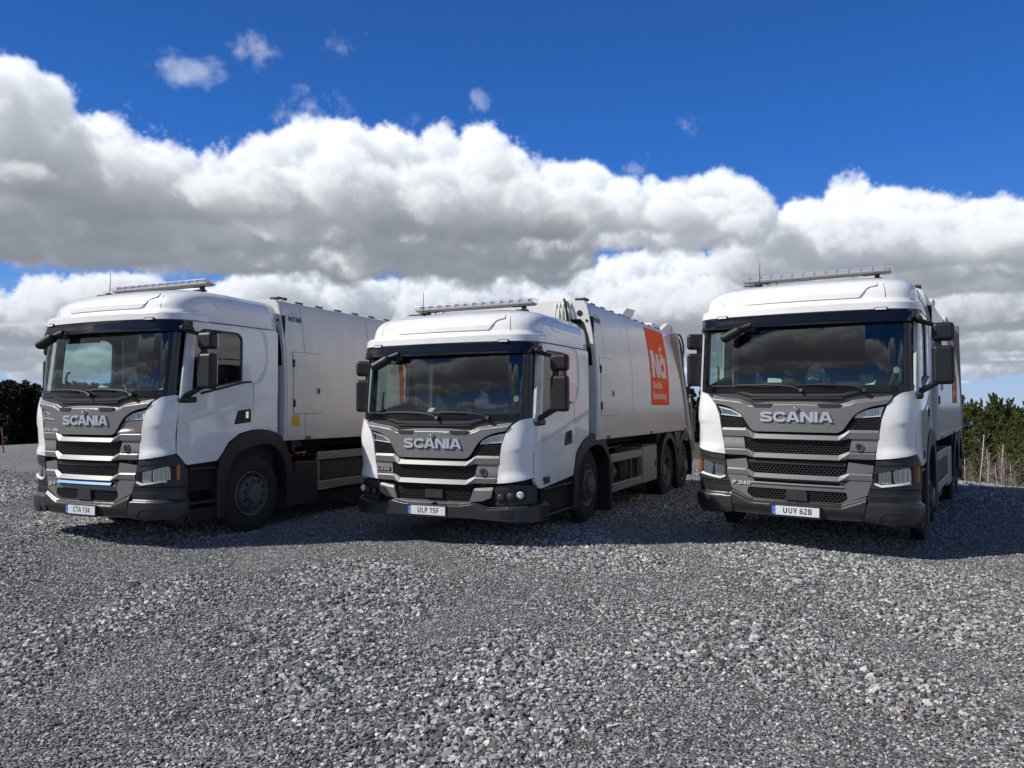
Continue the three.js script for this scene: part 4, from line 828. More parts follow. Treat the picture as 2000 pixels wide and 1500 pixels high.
function makeTruck(kind, name, label, x, y, z, yaw, roll) {
  const t = thing(name, label, 'truck', 'white refuse trucks parked in a row');
  t.position.set(x, y, z); t.rotation.set(0, rad(yaw), rad(roll), 'YXZ');
  const low = kind === 'low';
  makeCab(t, kind);

  // ---- steps and wheel arches under the cab (both sides)
  const zw = low ? -2.2 : -1.475, wy = low ? 0.55 : 0.5;
  const fo = low
    ? [[-1.43, 0.3], [-1.45, 0.77], [-1.52, 0.98], [-1.7, 1.12], [-1.95, 1.22], [-2.3, 1.262], [-2.5, 1.215], [-2.7, 1.14], [-2.88, 0.93], [-2.98, 0.76], [-3.0, 0.12]]
    : [[-0.845, 0.26], [-0.838, 0.795], [-0.93, 1.06], [-1.14, 1.24], [-1.4, 1.314], [-1.72, 1.312], [-1.92, 1.258], [-2.09, 1.06], [-2.22, 0.7], [-2.245, 0.24]];
  const fi = low
    ? [[-2.91, 0.12], [-2.86, 0.76], [-2.72, 0.96], [-2.46, 1.085], [-2.15, 1.085], [-1.86, 1.0], [-1.66, 0.86], [-1.56, 0.6], [-1.55, 0.3]]
    : [[-2.09, 0.25], [-2.08, 0.61], [-2.0, 0.91], [-1.79, 1.105], [-1.51, 1.115], [-1.25, 1.06], [-1.08, 0.92], [-0.97, 0.65], [-0.95, 0.26]];
  for (const s of [1, -1]) {
    const poly = [...smoothPts(fo, 26), ...smoothPts(fi, 26)];
    part('wheel_arch', s > 0 ? sideSolid(poly, 0.96, 1.252, 0.014) : sideSolid(poly, -1.252, -0.96, 0.014), M.fender, t);
    const a = s > 0 ? [0.5, 1.0] : [-1.0, -0.5];
    part('arch_liner', sideSolid([...smoothPts(fo, 20), [fi[0][0], fi[0][1]], ...smoothPts(fi, 20).map(([p, q]) => [p, q])], a[0], a[1], 0), M.dark, t);
    part('mudflap', box(0.42, 0.42, 0.014, s * 1.0, low ? 0.32 : 0.34, low ? -2.93 : -2.12), M.rubber, t);
    const zs = low ? [-0.46, -1.44] : [-0.4, -0.86], yb = low ? 0.29 : 0.27;
    const st = part('step_well', [box(0.02, low ? 0.7 : 0.8, zs[0] - zs[1], s * 0.98, low ? 0.62 : 0.66, (zs[0] + zs[1]) / 2), box(0.26, low ? 0.62 : 0.72, 0.02, s * 1.1, low ? 0.6 : 0.62, zs[1] - 0.005), box(0.24, low ? 0.5 : 0.66, 0.02, s * 1.08, 0.6, zs[0] + 0.01)], M.black, t);
    const treads = low ? [0.655, 0.34] : [0.885, 0.48, 0.3];
    treads.forEach((ty, k) => { if (!low && k === 2) { part('step_skirt', rbox(0.05, 0.16, 0.44, 0.015, s * 1.2, 0.335, -0.63), M.black, st); return; } part('step', [rbox(0.2, 0.03, zs[0] - zs[1] - 0.05, 0.01, s * 1.13, ty, (zs[0] + zs[1]) / 2), ...Array.from({ length: low ? 12 : 6 }, (_, j) => box(0.13, 0.012, 0.03, s * 1.15, ty + 0.018, mix(zs[0] - 0.06, zs[1] + 0.06, j / (low ? 11 : 5))))], M.greyPlastic, st); });
    wheel(t, s * (low ? 1.14 : 1.19), wy, zw, low ? 0.5 : 0.505, 'steer', 0.4 + s);
  }
  if (!low) part('wheel_house', [box(1.9, 0.1, 1.2, 0, 1.24, -1.5)], M.dark, t);

  // ---- chassis
  part('chassis', [box(0.09, 0.28, 7.2, 0.4, 0.95, -4.4), box(0.09, 0.28, 7.2, -0.4, 0.95, -4.4), box(1.0, 0.5, 1.0, 0, 0.75, -1.2), box(1.6, 0.25, 0.5, 0, 0.9, -3.2), rod([-1, 0.5, -6.45], [1, 0.5, -6.45], 0.09), rod([-1, 0.5, -7.82], [1, 0.5, -7.82], 0.09), rod([-0.95, wy, zw], [0.95, wy, zw], 0.07), box(1.9, 0.14, 5.6, 0, 1.12, -5.0), rod([0, 0.6, -2.2], [0, 0.6, -6.3], 0.06)], M.dark, t);
  const drive = low ? -0.06 : 0;
  for (const s of [1, -1]) {
    wheel(t, s * 1.205, 0.5 + drive, -6.45, 0.515, 'drive', 0.2);
    wheel(t, s * 1.19, 0.5 + drive, -7.82, 0.505, 'steer', 0.9);
    for (const zc of [-6.45, -7.82]) {
      const f = part('rear_fender', s > 0 ? wheelArchBand(zc, 0.5, 0.56, 0.66, zc < -7 ? -0.05 : -0.1, Math.PI * (zc < -7 ? 1.02 : 1), 0.94, 1.262) : wheelArchBand(zc, 0.5, 0.56, 0.66, -0.1, Math.PI, -1.262, -0.94), M.fender, t);
      part('fender_edge', wheelArchBand(zc, 0.5, 0.545, 0.562, -0.05, Math.PI, s > 0 ? 1.235 : -1.268, s > 0 ? 1.268 : -1.235), M.steelDark, f);
    }
    part('fender_bracket', s > 0 ? sideSolid([[-6.86, 1.15], [-7.42, 1.15], [-7.2, 0.82], [-7.08, 0.82]], 1.2, 1.262, 0.006) : sideSolid([[-6.86, 1.15], [-7.42, 1.15], [-7.2, 0.82], [-7.08, 0.82]], -1.262, -1.2, 0.006), M.steelDark, t);
    part('rear_mudflap', box(0.5, 0.55, 0.014, s * 1.0, 0.48, -8.46), M.rubber, t);
  }
  part('splash_panel', [box(2.3, 0.04, 1.5, 0, 1.16, -6.5), sideSolid([[-5.6, 1.16], [-5.6, 0.98], [-5.9, 1.13], [-6.2, 1.16]], -1.24, 1.24, 0)], M.dark, t);
  for (const s of [1, -1]) {
    const X = s * 1.205;
    if (low) {
      for (const yy of [0.862, 0.422]) part('side_guard', rbox(0.03, 0.128, 1.66, 0.012, X, yy, -3.86), M.alu, t);
      each('guard_post', [-3.2, -4.15, -4.55].map((zz) => box(0.05, 0.4, 0.07, s * 1.17, 0.64, zz)), M.steelDark, t);
      const tb = part('tool_box', rbox(0.5, 0.61, 0.93, 0.015, s * 0.975, 0.652, -5.19), M.alu, t);
      part('box_lid', rbox(0.5, 0.03, 0.93, 0.01, s * 0.96, 0.973, -5.2), M.steelDark, tb);
      part('latch', rbox(0.014, 0.12, 0.05, 0.006, s * 1.228, 0.64, -5.56), M.black, tb);
      part('air_tank', [new THREE.CapsuleGeometry(0.14, 0.5, 6, 16).rotateX(Math.PI / 2).translate(s * 0.95, 0.6, -3.45), rbox(0.5, 0.36, 0.6, 0.03, s * 0.86, 0.66, -4.2)], M.steelDark, t);
      part('filter_pot', [new THREE.CylinderGeometry(0.085, 0.085, 0.2, 16).translate(s * 1.12, 1.05, -2.86), rod([s * 1.1, 1.0, -3.0], [s * 0.95, 1.0, -4.4], 0.02)], M.black, t);
    } else {
      const bb = part('battery_box', [sideSolid([[-2.26, 0.26], [-2.76, 0.25], [-2.76, 0.83], [-2.71, 0.85], [-2.26, 0.868]], s > 0 ? 0.7 : -1.225, s > 0 ? 1.225 : -0.7, 0.012)], M.greyPlastic, t);
      part('box_mark', [rbox(0.006, 0.08, 0.07, 0.002, s * 1.228, 0.38, -2.6), box(0.006, 0.04, 0.03, s * 1.23, 0.385, -2.6)], M.steelDark, bb);
      for (const yy of [0.915, 0.486]) part('side_guard', rbox(0.03, 0.122, 2.0, 0.012, X, yy, -3.76), M.alu, t);
      each('guard_post', (kind === 'mesh' ? [-2.85, -3.4, -3.95, -4.5] : [-2.8, -4.5]).map((zz) => box(0.04, 0.4, 0.06, s * 1.175, 0.7, zz)), M.alu, t);
      part('fuel_tank', rbox(0.55, 0.5, 1.8, 0.06, s * 0.89, 0.66, -3.75), kind === 'mesh' ? M.black : M.steelDark, t);
      part('skirt', box(0.02, 0.16, 1.8, s * 1.14, 0.33, -3.75), M.black, t);
      part('valve_block', [box(0.16, 0.08, 0.16, s * 1.05, 1.1, -2.42), rod([s * 1.1, 1.0, -2.35], [s * 1.1, 1.15, -2.35], 0.03), rod([s * 1.08, 0.93, -2.3], [s * 1.12, 0.98, -2.62], 0.022), box(0.1, 0.05, 0.05, s * 1.13, 0.95, -2.5)], M.steelDark, t);
      part('hose_coupling', [rod([s * 1.12, 0.97, -2.36], [s * 1.12, 0.97, -2.46], 0.026)], M.red, t);
      part('hose_coupling', [rod([s * 1.12, 0.965, -2.5], [s * 1.12, 0.965, -2.57], 0.024)], M.yellow, t);
      part('tool_locker', rbox(0.5, 0.6, 0.9, 0.015, s * 0.97, 0.65, -5.3), M.alu, t);
    }
  }

  // ---- the body
  const ys = [1.168, 1.22, 1.45, 1.7, 1.9, 2.1, 2.25, 2.4, 2.55, 2.7, 2.83, 2.95, 3.06, 3.1, 3.12];
  const zf = low ? -2.3 : -2.04, rearLine = (yy) => mix(-7.92, -6.86, clamp((yy - 1.17) / 1.9));
  const body = part('refuse_body', loftSides(ys, () => zf, rearLine), M.bodyWhite, t);
  // front frame: pale posts either side of a dark opening
  const fr = new THREE.Shape([...ys.map((q) => [bodyHalf(q) - 0.004, q]), ...[...ys].reverse().map((q) => [-bodyHalf(q) + 0.004, q])].map((p) => new THREE.Vector2(...p)));
  fr.holes.push(new THREE.Path([[-1.215, 2.2], [-1.2, 2.4], [-1.165, 2.6], [-1.1, 2.8], [-1.04, 2.86], [1.04, 2.86], [1.1, 2.8], [1.165, 2.6], [1.2, 2.4], [1.215, 2.2]].map((p) => new THREE.Vector2(...p))));
  const frame = part('front_frame', new THREE.ExtrudeGeometry(fr, { depth: 0.05, bevelEnabled: false }).translate(0, 0, zf + 0.001), M.pipeWhite, t);
  each('frame_hole', [-1, 1].flatMap((s) => [new THREE.CylinderGeometry(0.042, 0.042, 0.012, 20).rotateX(Math.PI / 2).translate(s * 1.03, 2.94, zf + 0.052), new THREE.CylinderGeometry(0.02, 0.02, 0.012, 14).rotateX(Math.PI / 2).translate(s * 1.135, 2.83, zf + 0.052)]), M.dark, frame);
  part('dark_bulkhead', box(2.44, 0.72, 0.02, 0, 2.53, zf + 0.008), M.dark, t);
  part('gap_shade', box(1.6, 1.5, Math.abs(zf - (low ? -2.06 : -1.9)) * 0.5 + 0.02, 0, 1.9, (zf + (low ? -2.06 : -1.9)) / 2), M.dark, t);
  for (const s of [1, -1]) {
    const sm = sideMap(s), P = (pts) => (s > 0 ? pts : pts.map(([a, b, r]) => (r === undefined ? [-a, b] : [-a, b, r])));
    const map = sm;
    // bolted seam of the first panel, base rail, access door with hinges and latch
    each('seam', [panel(P([[-zf + 0.375, 1.2], [-zf + 0.382, 1.2], [-zf + 0.382, 3.06], [-zf + 0.375, 3.06]]), map, { out: 0.002, rim: false, cell: 0.2 }), panel(P([[4.0, 1.2], [4.008, 1.2], [4.008, 3.06], [4.0, 3.06]]), map, { out: 0.002, rim: false, cell: 0.2 })], M.steelDark, body);
    part('corner_post', panel(P([[-zf - 0.01, 1.175], [-zf + 0.1, 1.175], [-zf + 0.1, 3.08], [-zf - 0.01, 3.08]]), map, { out: 0.006, thick: 0.02, cell: 0.2 }), M.bodyWhite, body);
    part('base_rail', panel(P([[-zf + 0.05, 1.172], [7.9, 1.172], [7.88, 1.235], [-zf + 0.05, 1.235]]), map, { out: 0.01, thick: 0.02, cell: 0.3 }), M.bodyWhite, body);
    const d0 = low ? 2.42 : 2.16, d1 = low ? 3.08 : 2.8, y0 = low ? 1.5 : 1.54, y1 = low ? 2.32 : 2.395;
    part('door_gap', panel(P(roundPoly([[d0 - 0.006, y0 - 0.006], [d1 + 0.006, y0 - 0.006], [d1 + 0.006, y1 + 0.006], [d0 - 0.006, y1 + 0.006]], 0.03)), map, { out: 0.0015, rim: false, cell: 0.15 }), M.steelDark, body);
    const ad = part('access_door', panel(P(roundPoly([[d0, y0], [d1, y0], [d1, y1], [d0, y1]], 0.03)), map, { out: 0.007, thick: 0.006, cell: 0.12 }), M.bodyWhite, body);
    each('hinge', [y0 + 0.14, y1 - 0.16].map((q) => { const p = map(s > 0 ? d0 + 0.01 : -(d0 + 0.01), q, 0.012); return rbox(0.02, 0.11, 0.03, 0.006, ...p); }), M.black, ad);
    { const p = map(s > 0 ? d1 - 0.12 : -(d1 - 0.12), y0 + 0.32, 0.01); part('latch', [rbox(0.016, 0.1, 0.1, 0.01, ...p)], M.pipeWhite, ad); part('latch', [rbox(0.02, 0.075, 0.06, 0.01, p[0] + s * 0.004, p[1], p[2] + 0.0)], M.black, ad); }
    // maker's lettering high on the first panel
    const lx = -zf + 0.235;
    part('lettering', textOn(map, 'NTM', { x: s * lx, y: 2.86, w: 0.25, h: 0.07, depth: 0.003, out: 0.005 }), M.navy, body);
    part('lettering_swoosh', panel(P([[lx - 0.11, 2.92], [lx - 0.05, 2.95], [lx + 0.1, 2.915], [lx + 0.12, 2.908], [lx - 0.04, 2.935]]), map, { out: 0.004, rim: false }), M.swoosh, body);
    // orange company panel
    const A0 = kind === 'plain' ? 4.84 : 5.13, A1 = A0 + 1.27, B0 = 1.665, B1 = 3.075, lg = panel(P([[A0, B0], [A1, B0], [A1, B1], [A0, B1]]), map, { out: 0.004, rim: false, cell: 0.12 });
    const uv = lg.attributes.uv; for (let i = 0; i < uv.count; i++) uv.setXY(i, (s > 0 ? uv.getX(i) - A0 : uv.getX(i) + A1) / (A1 - A0), (uv.getY(i) - B0) / (B1 - B0));
    part('logo_panel', lg, logoMat, body);
    // side marker lamps, yellow notice
    for (const zz of [-zf + 0.42, 5.05, 7.66]) { const p = map(s > 0 ? zz : -zz, 1.2, 0.018); part('marker_lamp', rbox(0.03, 0.05, 0.1, 0.008, ...p), M.amber, body); }
    { const zz = low ? 7.72 : 2.2, p = map(s > 0 ? zz : -zz, low ? 1.32 : 1.44, 0.004); part('yellow_notice', box(0.006, low ? 0.12 : 0.16, low ? 0.07 : 0.17, ...p), M.yellow, body); }
  }
  part('body_roof', loftSides([3.1, 3.125, 3.14], () => zf - 0.02, () => -6.8, (yy) => 1.06 - (yy - 3.1) * 2), M.bodyWhite, t);
  each('roof_fitting', [rbox(0.16, 0.03, 0.1, 0.01, 1.02, 3.15, zf - 0.04), rbox(0.06, 0.04, 0.06, 0.01, 1.06, 3.15, zf - 0.16), ...Array.from({ length: 9 }, (_, k) => rbox(0.03, 0.022, 0.16, 0.006, 1.03, 3.135, zf - 0.5 - k * 0.45))], M.steelDark, t);
  // ---- tailgate with its hydraulic gear
  const tg = (yy) => mix(-8.55, -7.35, clamp((yy - 1.1) / 1.95));
  part('tailgate', [loftSides([0.95, 1.17, 1.45, 1.7, 2.1, 2.4, 2.7, 2.9], (yy) => rearLine(Math.max(1.17, yy)) - 0.02, tg, (yy) => bodyHalf(Math.max(1.2, yy)) - 0.03)], M.tail, t);
  for (const s of [1, -1]) part('tailgate_rib', s > 0 ? sideSolid([[-7.02, 3.08], [-7.14, 3.08], [-8.2, 1.16], [-8.02, 1.16]], 1.14, 1.286, 0.008) : sideSolid([[-7.02, 3.08], [-7.14, 3.08], [-8.2, 1.16], [-8.02, 1.16]], -1.286, -1.14, 0.008), M.tail, t);
  part('hopper', [loftSides([0.75, 1.0, 1.4, 1.75], (yy) => tg(yy) + 0.05, (yy) => tg(yy) - 0.35, () => 1.16), box(0.12, 0.5, 0.14, 1.2, 1.35, -8.75), box(0.12, 0.5, 0.14, -1.2, 1.35, -8.75)], M.steelDark, t);
  each('lift_arm', [sideSolid([[-6.6, 3.1], [-7.2, 3.3], [-7.6, 3.28], [-7.7, 3.02], [-7.3, 2.9], [-6.9, 3.02]], 0.98, 1.08, 0.01), sideSolid([[-6.6, 3.1], [-7.2, 3.3], [-7.6, 3.28], [-7.7, 3.02], [-7.3, 2.9], [-6.9, 3.02]], -1.08, -0.98, 0.01), rbox(1.9, 0.12, 0.5, 0.03, 0, 3.2, -6.75), rod([-1.1, 3.2, -7.45], [1.1, 3.2, -7.45], 0.05)], M.pipeWhite, t);
  each('ram', [1, -1].flatMap((s) => [rod([s * 1.14, 2.85, -7.8], [s * 1.14, 1.7, -8.52], 0.05), rod([s * 1.14, 1.72, -8.5], [s * 1.14, 1.2, -8.85], 0.032)]), M.steelDark, t);
  each('hose', [1, -1].flatMap((s) => [tube([[s * 1.1, 3.05, -7.55], [s * 1.16, 3.12, -7.85], [s * 1.18, 2.85, -8.1], [s * 1.15, 2.55, -8.05]], 0.02, 26, 6), tube([[s * 1.0, 3.1, -7.5], [s * 1.1, 3.05, -8.0], [s * 1.14, 2.6, -8.2], [s * 1.1, 2.2, -8.35]], 0.018, 26, 6), tube([[s * 1.12, 2.0, -8.4], [s * 1.2, 1.7, -8.7], [s * 1.16, 1.4, -8.6], [s * 1.12, 1.1, -8.55]], 0.02, 22, 6)]), M.rubber, t);
  each('tail_frame', [rbox(2.36, 0.14, 0.12, 0.02, 0, 0.62, -8.75), rbox(0.08, 0.7, 0.1, 0.02, 1.18, 0.8, -8.7), rbox(0.08, 0.7, 0.1, 0.02, -1.18, 0.8, -8.7), rod([1.2, 1.9, -8.55], [1.24, 0.7, -8.75], 0.025)], M.tail, t);
  if (low) {
    each('hydraulic_pipe', [0, 1, 2, 3, 4].map((k) => tube([[0.68 + k * 0.055, 2.75, zf + 0.1], [0.68 + k * 0.055, 3.02, zf + 0.09], [0.68 + k * 0.055, 3.11, zf + 0.02], [0.68 + k * 0.055, 3.1, zf - 0.1]], 0.014, 16, 6)), M.pipeWhite, t);
    part('hose', tube([[0.88, 2.8, zf + 0.12], [0.84, 3.1, zf + 0.12], [0.8, 3.15, zf + 0.06], [0.82, 3.1, zf + 0.06]], 0.017, 20, 6), M.rubber, t);
    part('roof_hatch', [sideSolid([[-4.15, 3.13], [-4.45, 3.28], [-4.95, 3.3], [-4.7, 3.13]], 0.6, 1.06, 0.008)], M.pipeWhite, t);
  } else {
    each('hydraulic_pipe', [0, 1, 2].map((k) => tube([[0.8 + k * 0.06, 1.9, zf + 0.06], [0.86 + k * 0.06, 2.2, zf + 0.07], [0.98, 2.3 + k * 0.03, zf + 0.08]], 0.016, 12, 6)), M.alu, t);
    if (kind === 'mesh') part('roof_hatch', [sideSolid([[-4.15, 3.13], [-4.45, 3.28], [-4.95, 3.3], [-4.7, 3.13]], 0.6, 1.06, 0.008)], M.pipeWhite, t);
  }
  if (kind === 'mesh') {
    const wl = part('work_lamp', [new THREE.CylinderGeometry(0.06, 0.05, 0.09, 20).rotateX(Math.PI / 2).translate(1.42, 1.29, -8.35), rod([1.15, 1.18, -8.4], [1.42, 1.2, -8.38], 0.022)], M.black, t);
    part('lens', new THREE.SphereGeometry(0.04, 16, 8, 0, 6.2832, 0, 1.57).scale(1, 0.3, 1).rotateX(Math.PI / 2).translate(1.42, 1.29, -8.303), M.ledWhite, wl);
  }
  if (kind !== 'plain') {                                // fleet number on the door's lower front corner
    const yo = low ? -0.27 : 0, map = cabMap(yo), zc = low ? -0.52 : -0.6, yy = low ? 0.762 : 1.06;
    part('fleet_number', textOn(map, low ? '904' : '902', { x: uOf(zc), y: yy - yo, w: low ? 0.2 : 0.19, h: 0.088, depth: 0.003, out: 0.032 }), M.black, t);
  }
  return t;
}
M.fender = std(col(0.022, 0.022, 0.024), 0.5);
M.red = std(col(0.35, 0.02, 0.03), 0.4);
M.yellow = std(col(0.62, 0.42, 0.03), 0.5);
M.swoosh = std(col(0.16, 0.22, 0.34), 0.5);
M.tail = std(col(0.5, 0.48, 0.44), 0.5, { map: bodyDirt });

const T1 = makeTruck('plain', 'refuse_truck', 'leftmost white refuse truck, blue strip in its grey grille, plate CTA 134', -5.09, 0, -9.03, -24.5, 0);
const T2 = makeTruck('low', 'refuse_truck', 'white low-entry refuse truck between the other two, round bumper lamps, plate ULP 15F', -0.937, 0, -8.94, -25.4, 0.2);
const T3 = makeTruck('mesh', 'refuse_truck', 'rightmost white refuse truck with chrome-edged headlamps and plate UUY 62B', 3.2, 0.045, -8.56, -33.3, -0.45);
// crumpled clear covers lying behind the windscreens
function foil(truck, x, y, z, seed, label) {
  const R = rng(seed), g = new THREE.IcosahedronGeometry(0.1, 4), p = g.attributes.position, v = new THREE.Vector3();
  for (let i = 0; i < p.count; i++) { v.fromBufferAttribute(p, i); const n = noise3(v.x * 120 + seed, v.y * 120, v.z * 120), m = noise3(v.x * 210, v.y * 210 + seed, v.z * 210); v.multiplyScalar(0.25 + n * 1.3 + m * 0.75); p.setXYZ(i, v.x * 1.15, v.y * 0.85, v.z * 0.8); }
  g.computeVertexNormals(); void R;
  const m = tagged(new THREE.Mesh(g, M.plasticFoil), 'plastic_cover', label, 'plastic cover', 'clear covers inside the cabs');
  truck.updateMatrixWorld(true); m.position.set(x, y, z).applyMatrix4(truck.matrixWorld); m.rotation.y = seed;
}
foil(T1, 0.12, 1.95, -0.62, 3, 'crumpled clear plastic cover behind the windscreen of the leftmost truck');
foil(T2, 0.36, 1.68, -0.6, 5, 'crumpled clear plastic cover behind the windscreen of the middle truck');
foil(T3, 0.1, 1.96, -0.58, 8, 'crumpled clear plastic cover behind the windscreen of the rightmost truck');
// ------------------------------------------------------------ the gravel plateau and the land below it
function landHeight(x, z) {
  const d = Math.hypot(x, z);
  let h = 0.05 * Math.sin(x * 0.9 + 1.3) * Math.sin(z * 0.7 + 0.4) * sstep(3, 7, d) + 0.03 * (noise3(x * 3 + 40, 7, z * 3 + 40) - 0.45) * 2;
  h *= 1 - 0.85 * Math.exp(-(Math.pow((x + 1) / 6.5, 2) + Math.pow((z + 11.5) / 3.6, 2)));           // level where the trucks stand
  h += 0.075 * Math.exp(-(Math.pow((x + 6.6) / 1.1, 2) + Math.pow((z + 9.9) / 0.9, 2)));
  h += 0.05 * Math.exp(-(Math.pow((x - 0.7) / 1.1, 2) + Math.pow((z + 10.3) / 1.2, 2)));
  h += 0.03 * Math.exp(-(Math.pow((x - 4.4) / 1.3, 2) + Math.pow((z + 9.2) / 1.2, 2)));
  // the edge of the plateau
  const e1 = (x - 10.7) * 0.87 + (z + 15.6) * -0.5, e2 = -(z + 33.6) + 0.06 * x, e3 = -(x + 40), e4 = x - 40, e5 = z - 40;
  let e = Math.max(e1, e2, e3, e4, e5);
  e += (noise3(x * 5, 3, z * 5) - 0.45) * 0.6;
  if (e > 0) h -= Math.min(e * e * 0.22, 0.5 * e);
  const low = -17 + 9 * sstep(170, 330, d) * (noise3(x * 0.12 + 9, 2, z * 0.12) + 0.25) + 4 * sstep(-0.2, -0.9, x / Math.max(d, 1));
  return Math.max(h, low + 0.6 * (noise3(x * 0.7, 5, z * 0.7) - 0.4));
}
const gravelTex = (() => {                               // 2 m of packed crushed stone: cells of differing grey
  const N = 1024, R = rng(31), G = 72, pts = [], d = new Uint8Array(N * N * 4), b = new Uint8Array(N * N * 4);
  for (let i = 0; i < G * G; i++) { const v = R(); pts.push([R(), R(), 0.13 + 0.3 * v * v + (R() < 0.06 ? 0.2 : 0), R(), 0.55 + R() * 0.45]); }
  for (let y = 0; y < N; y++) for (let x = 0; x < N; x++) {
    const fx = x / N * G, fy = y / N * G, ix = Math.floor(fx), iy = Math.floor(fy);
    let b1 = 9, b2 = 9, id = 0;
    for (let j = -1; j <= 1; j++) for (let i = -1; i <= 1; i++) { const k = ((iy + j + G) % G) * G + (ix + i + G) % G, p = pts[k], dx = ix + i + p[0] - fx, dy = iy + j + p[1] - fy, q = Math.sqrt(dx * dx + dy * dy) * p[4]; if (q < b1) { b2 = b1; b1 = q; id = k; } else if (q < b2) b2 = q; }
    const p = pts[id], o = (y * N + x) * 4, g = noise3(x * 0.5, y * 0.5, 9), k = p[2] * (0.8 + g * 0.45);
    const c = [k * (1 + (p[3] - 0.5) * 0.12), k, k * (1 - (p[3] - 0.55) * 0.14)];
    for (let i = 0; i < 3; i++) d[o + i] = 255 * Math.pow(clamp(c[i] * 1.0), 1 / 2.2);
    d[o + 3] = 255;
    const hgt = clamp((b2 - b1) * 1.6) * (0.5 + p[3] * 0.5); b[o] = b[o + 1] = b[o + 2] = 255 * hgt; b[o + 3] = 255;
  }
  const make = (a, srgb) => { const t = new THREE.DataTexture(a, N, N); t.wrapS = t.wrapT = THREE.RepeatWrapping; t.magFilter = t.minFilter = THREE.LinearFilter; t.needsUpdate = true; if (srgb) t.colorSpace = THREE.SRGBColorSpace; return t; };
  return [make(d, true), make(b, false)];
})();
{
  const radii = []; for (let r = 0.4; r < 4000; r *= r < 40 ? 1.035 : 1.09) radii.push(r);
  const NA = 300, pos = [], uv = [], idx = [], cols = [];
  pos.push(0, landHeight(0, 0), 0); uv.push(0, 0); cols.push(1, 1, 1);
  for (const r of radii) for (let k = 0; k < NA; k++) {
    const a = k / NA * Math.PI * 2, x = Math.sin(a) * r, z = -Math.cos(a) * r, y = landHeight(x, z);
    pos.push(x, y, z); uv.push(x / 2 + 0.11 * Math.sin(z * 0.9), z / 2 + 0.11 * Math.sin(x * 0.8));
    const grass = sstep(-1.2, -4, y), n = 0.55 + 0.32 * noise3(x * 6, 11, z * 6) + 0.22 * noise3(x * 22, 3, z * 22), g = n;
    cols.push(mix(g, 0.28, grass), mix(g, 0.25, grass), mix(g * 0.98, 0.16, grass));
  }
  for (let k = 0; k < NA; k++) idx.push(0, 1 + (k + 1) % NA, 1 + k);
  for (let i = 0; i + 1 < radii.length; i++) for (let k = 0; k < NA; k++) { const a = 1 + i * NA + k, b = 1 + i * NA + (k + 1) % NA, c = a + NA, d = b + NA; idx.push(a, b, d, a, d, c); }
  const g = new THREE.BufferGeometry();
  g.setAttribute('position', new THREE.Float32BufferAttribute(pos, 3)); g.setAttribute('uv', new THREE.Float32BufferAttribute(uv, 2)); g.setAttribute('color', new THREE.Float32BufferAttribute(cols, 3)); g.setIndex(idx); g.computeVertexNormals();
  const m = new THREE.MeshStandardMaterial({ color: col(0.95), map: gravelTex[0], bumpMap: gravelTex[1], bumpScale: 0.022, roughness: 0.9, vertexColors: true });
  const mesh = new THREE.Mesh(g, m); mesh.name = 'ground'; mesh.userData = { kind: 'structure' }; scene.add(mesh);
}
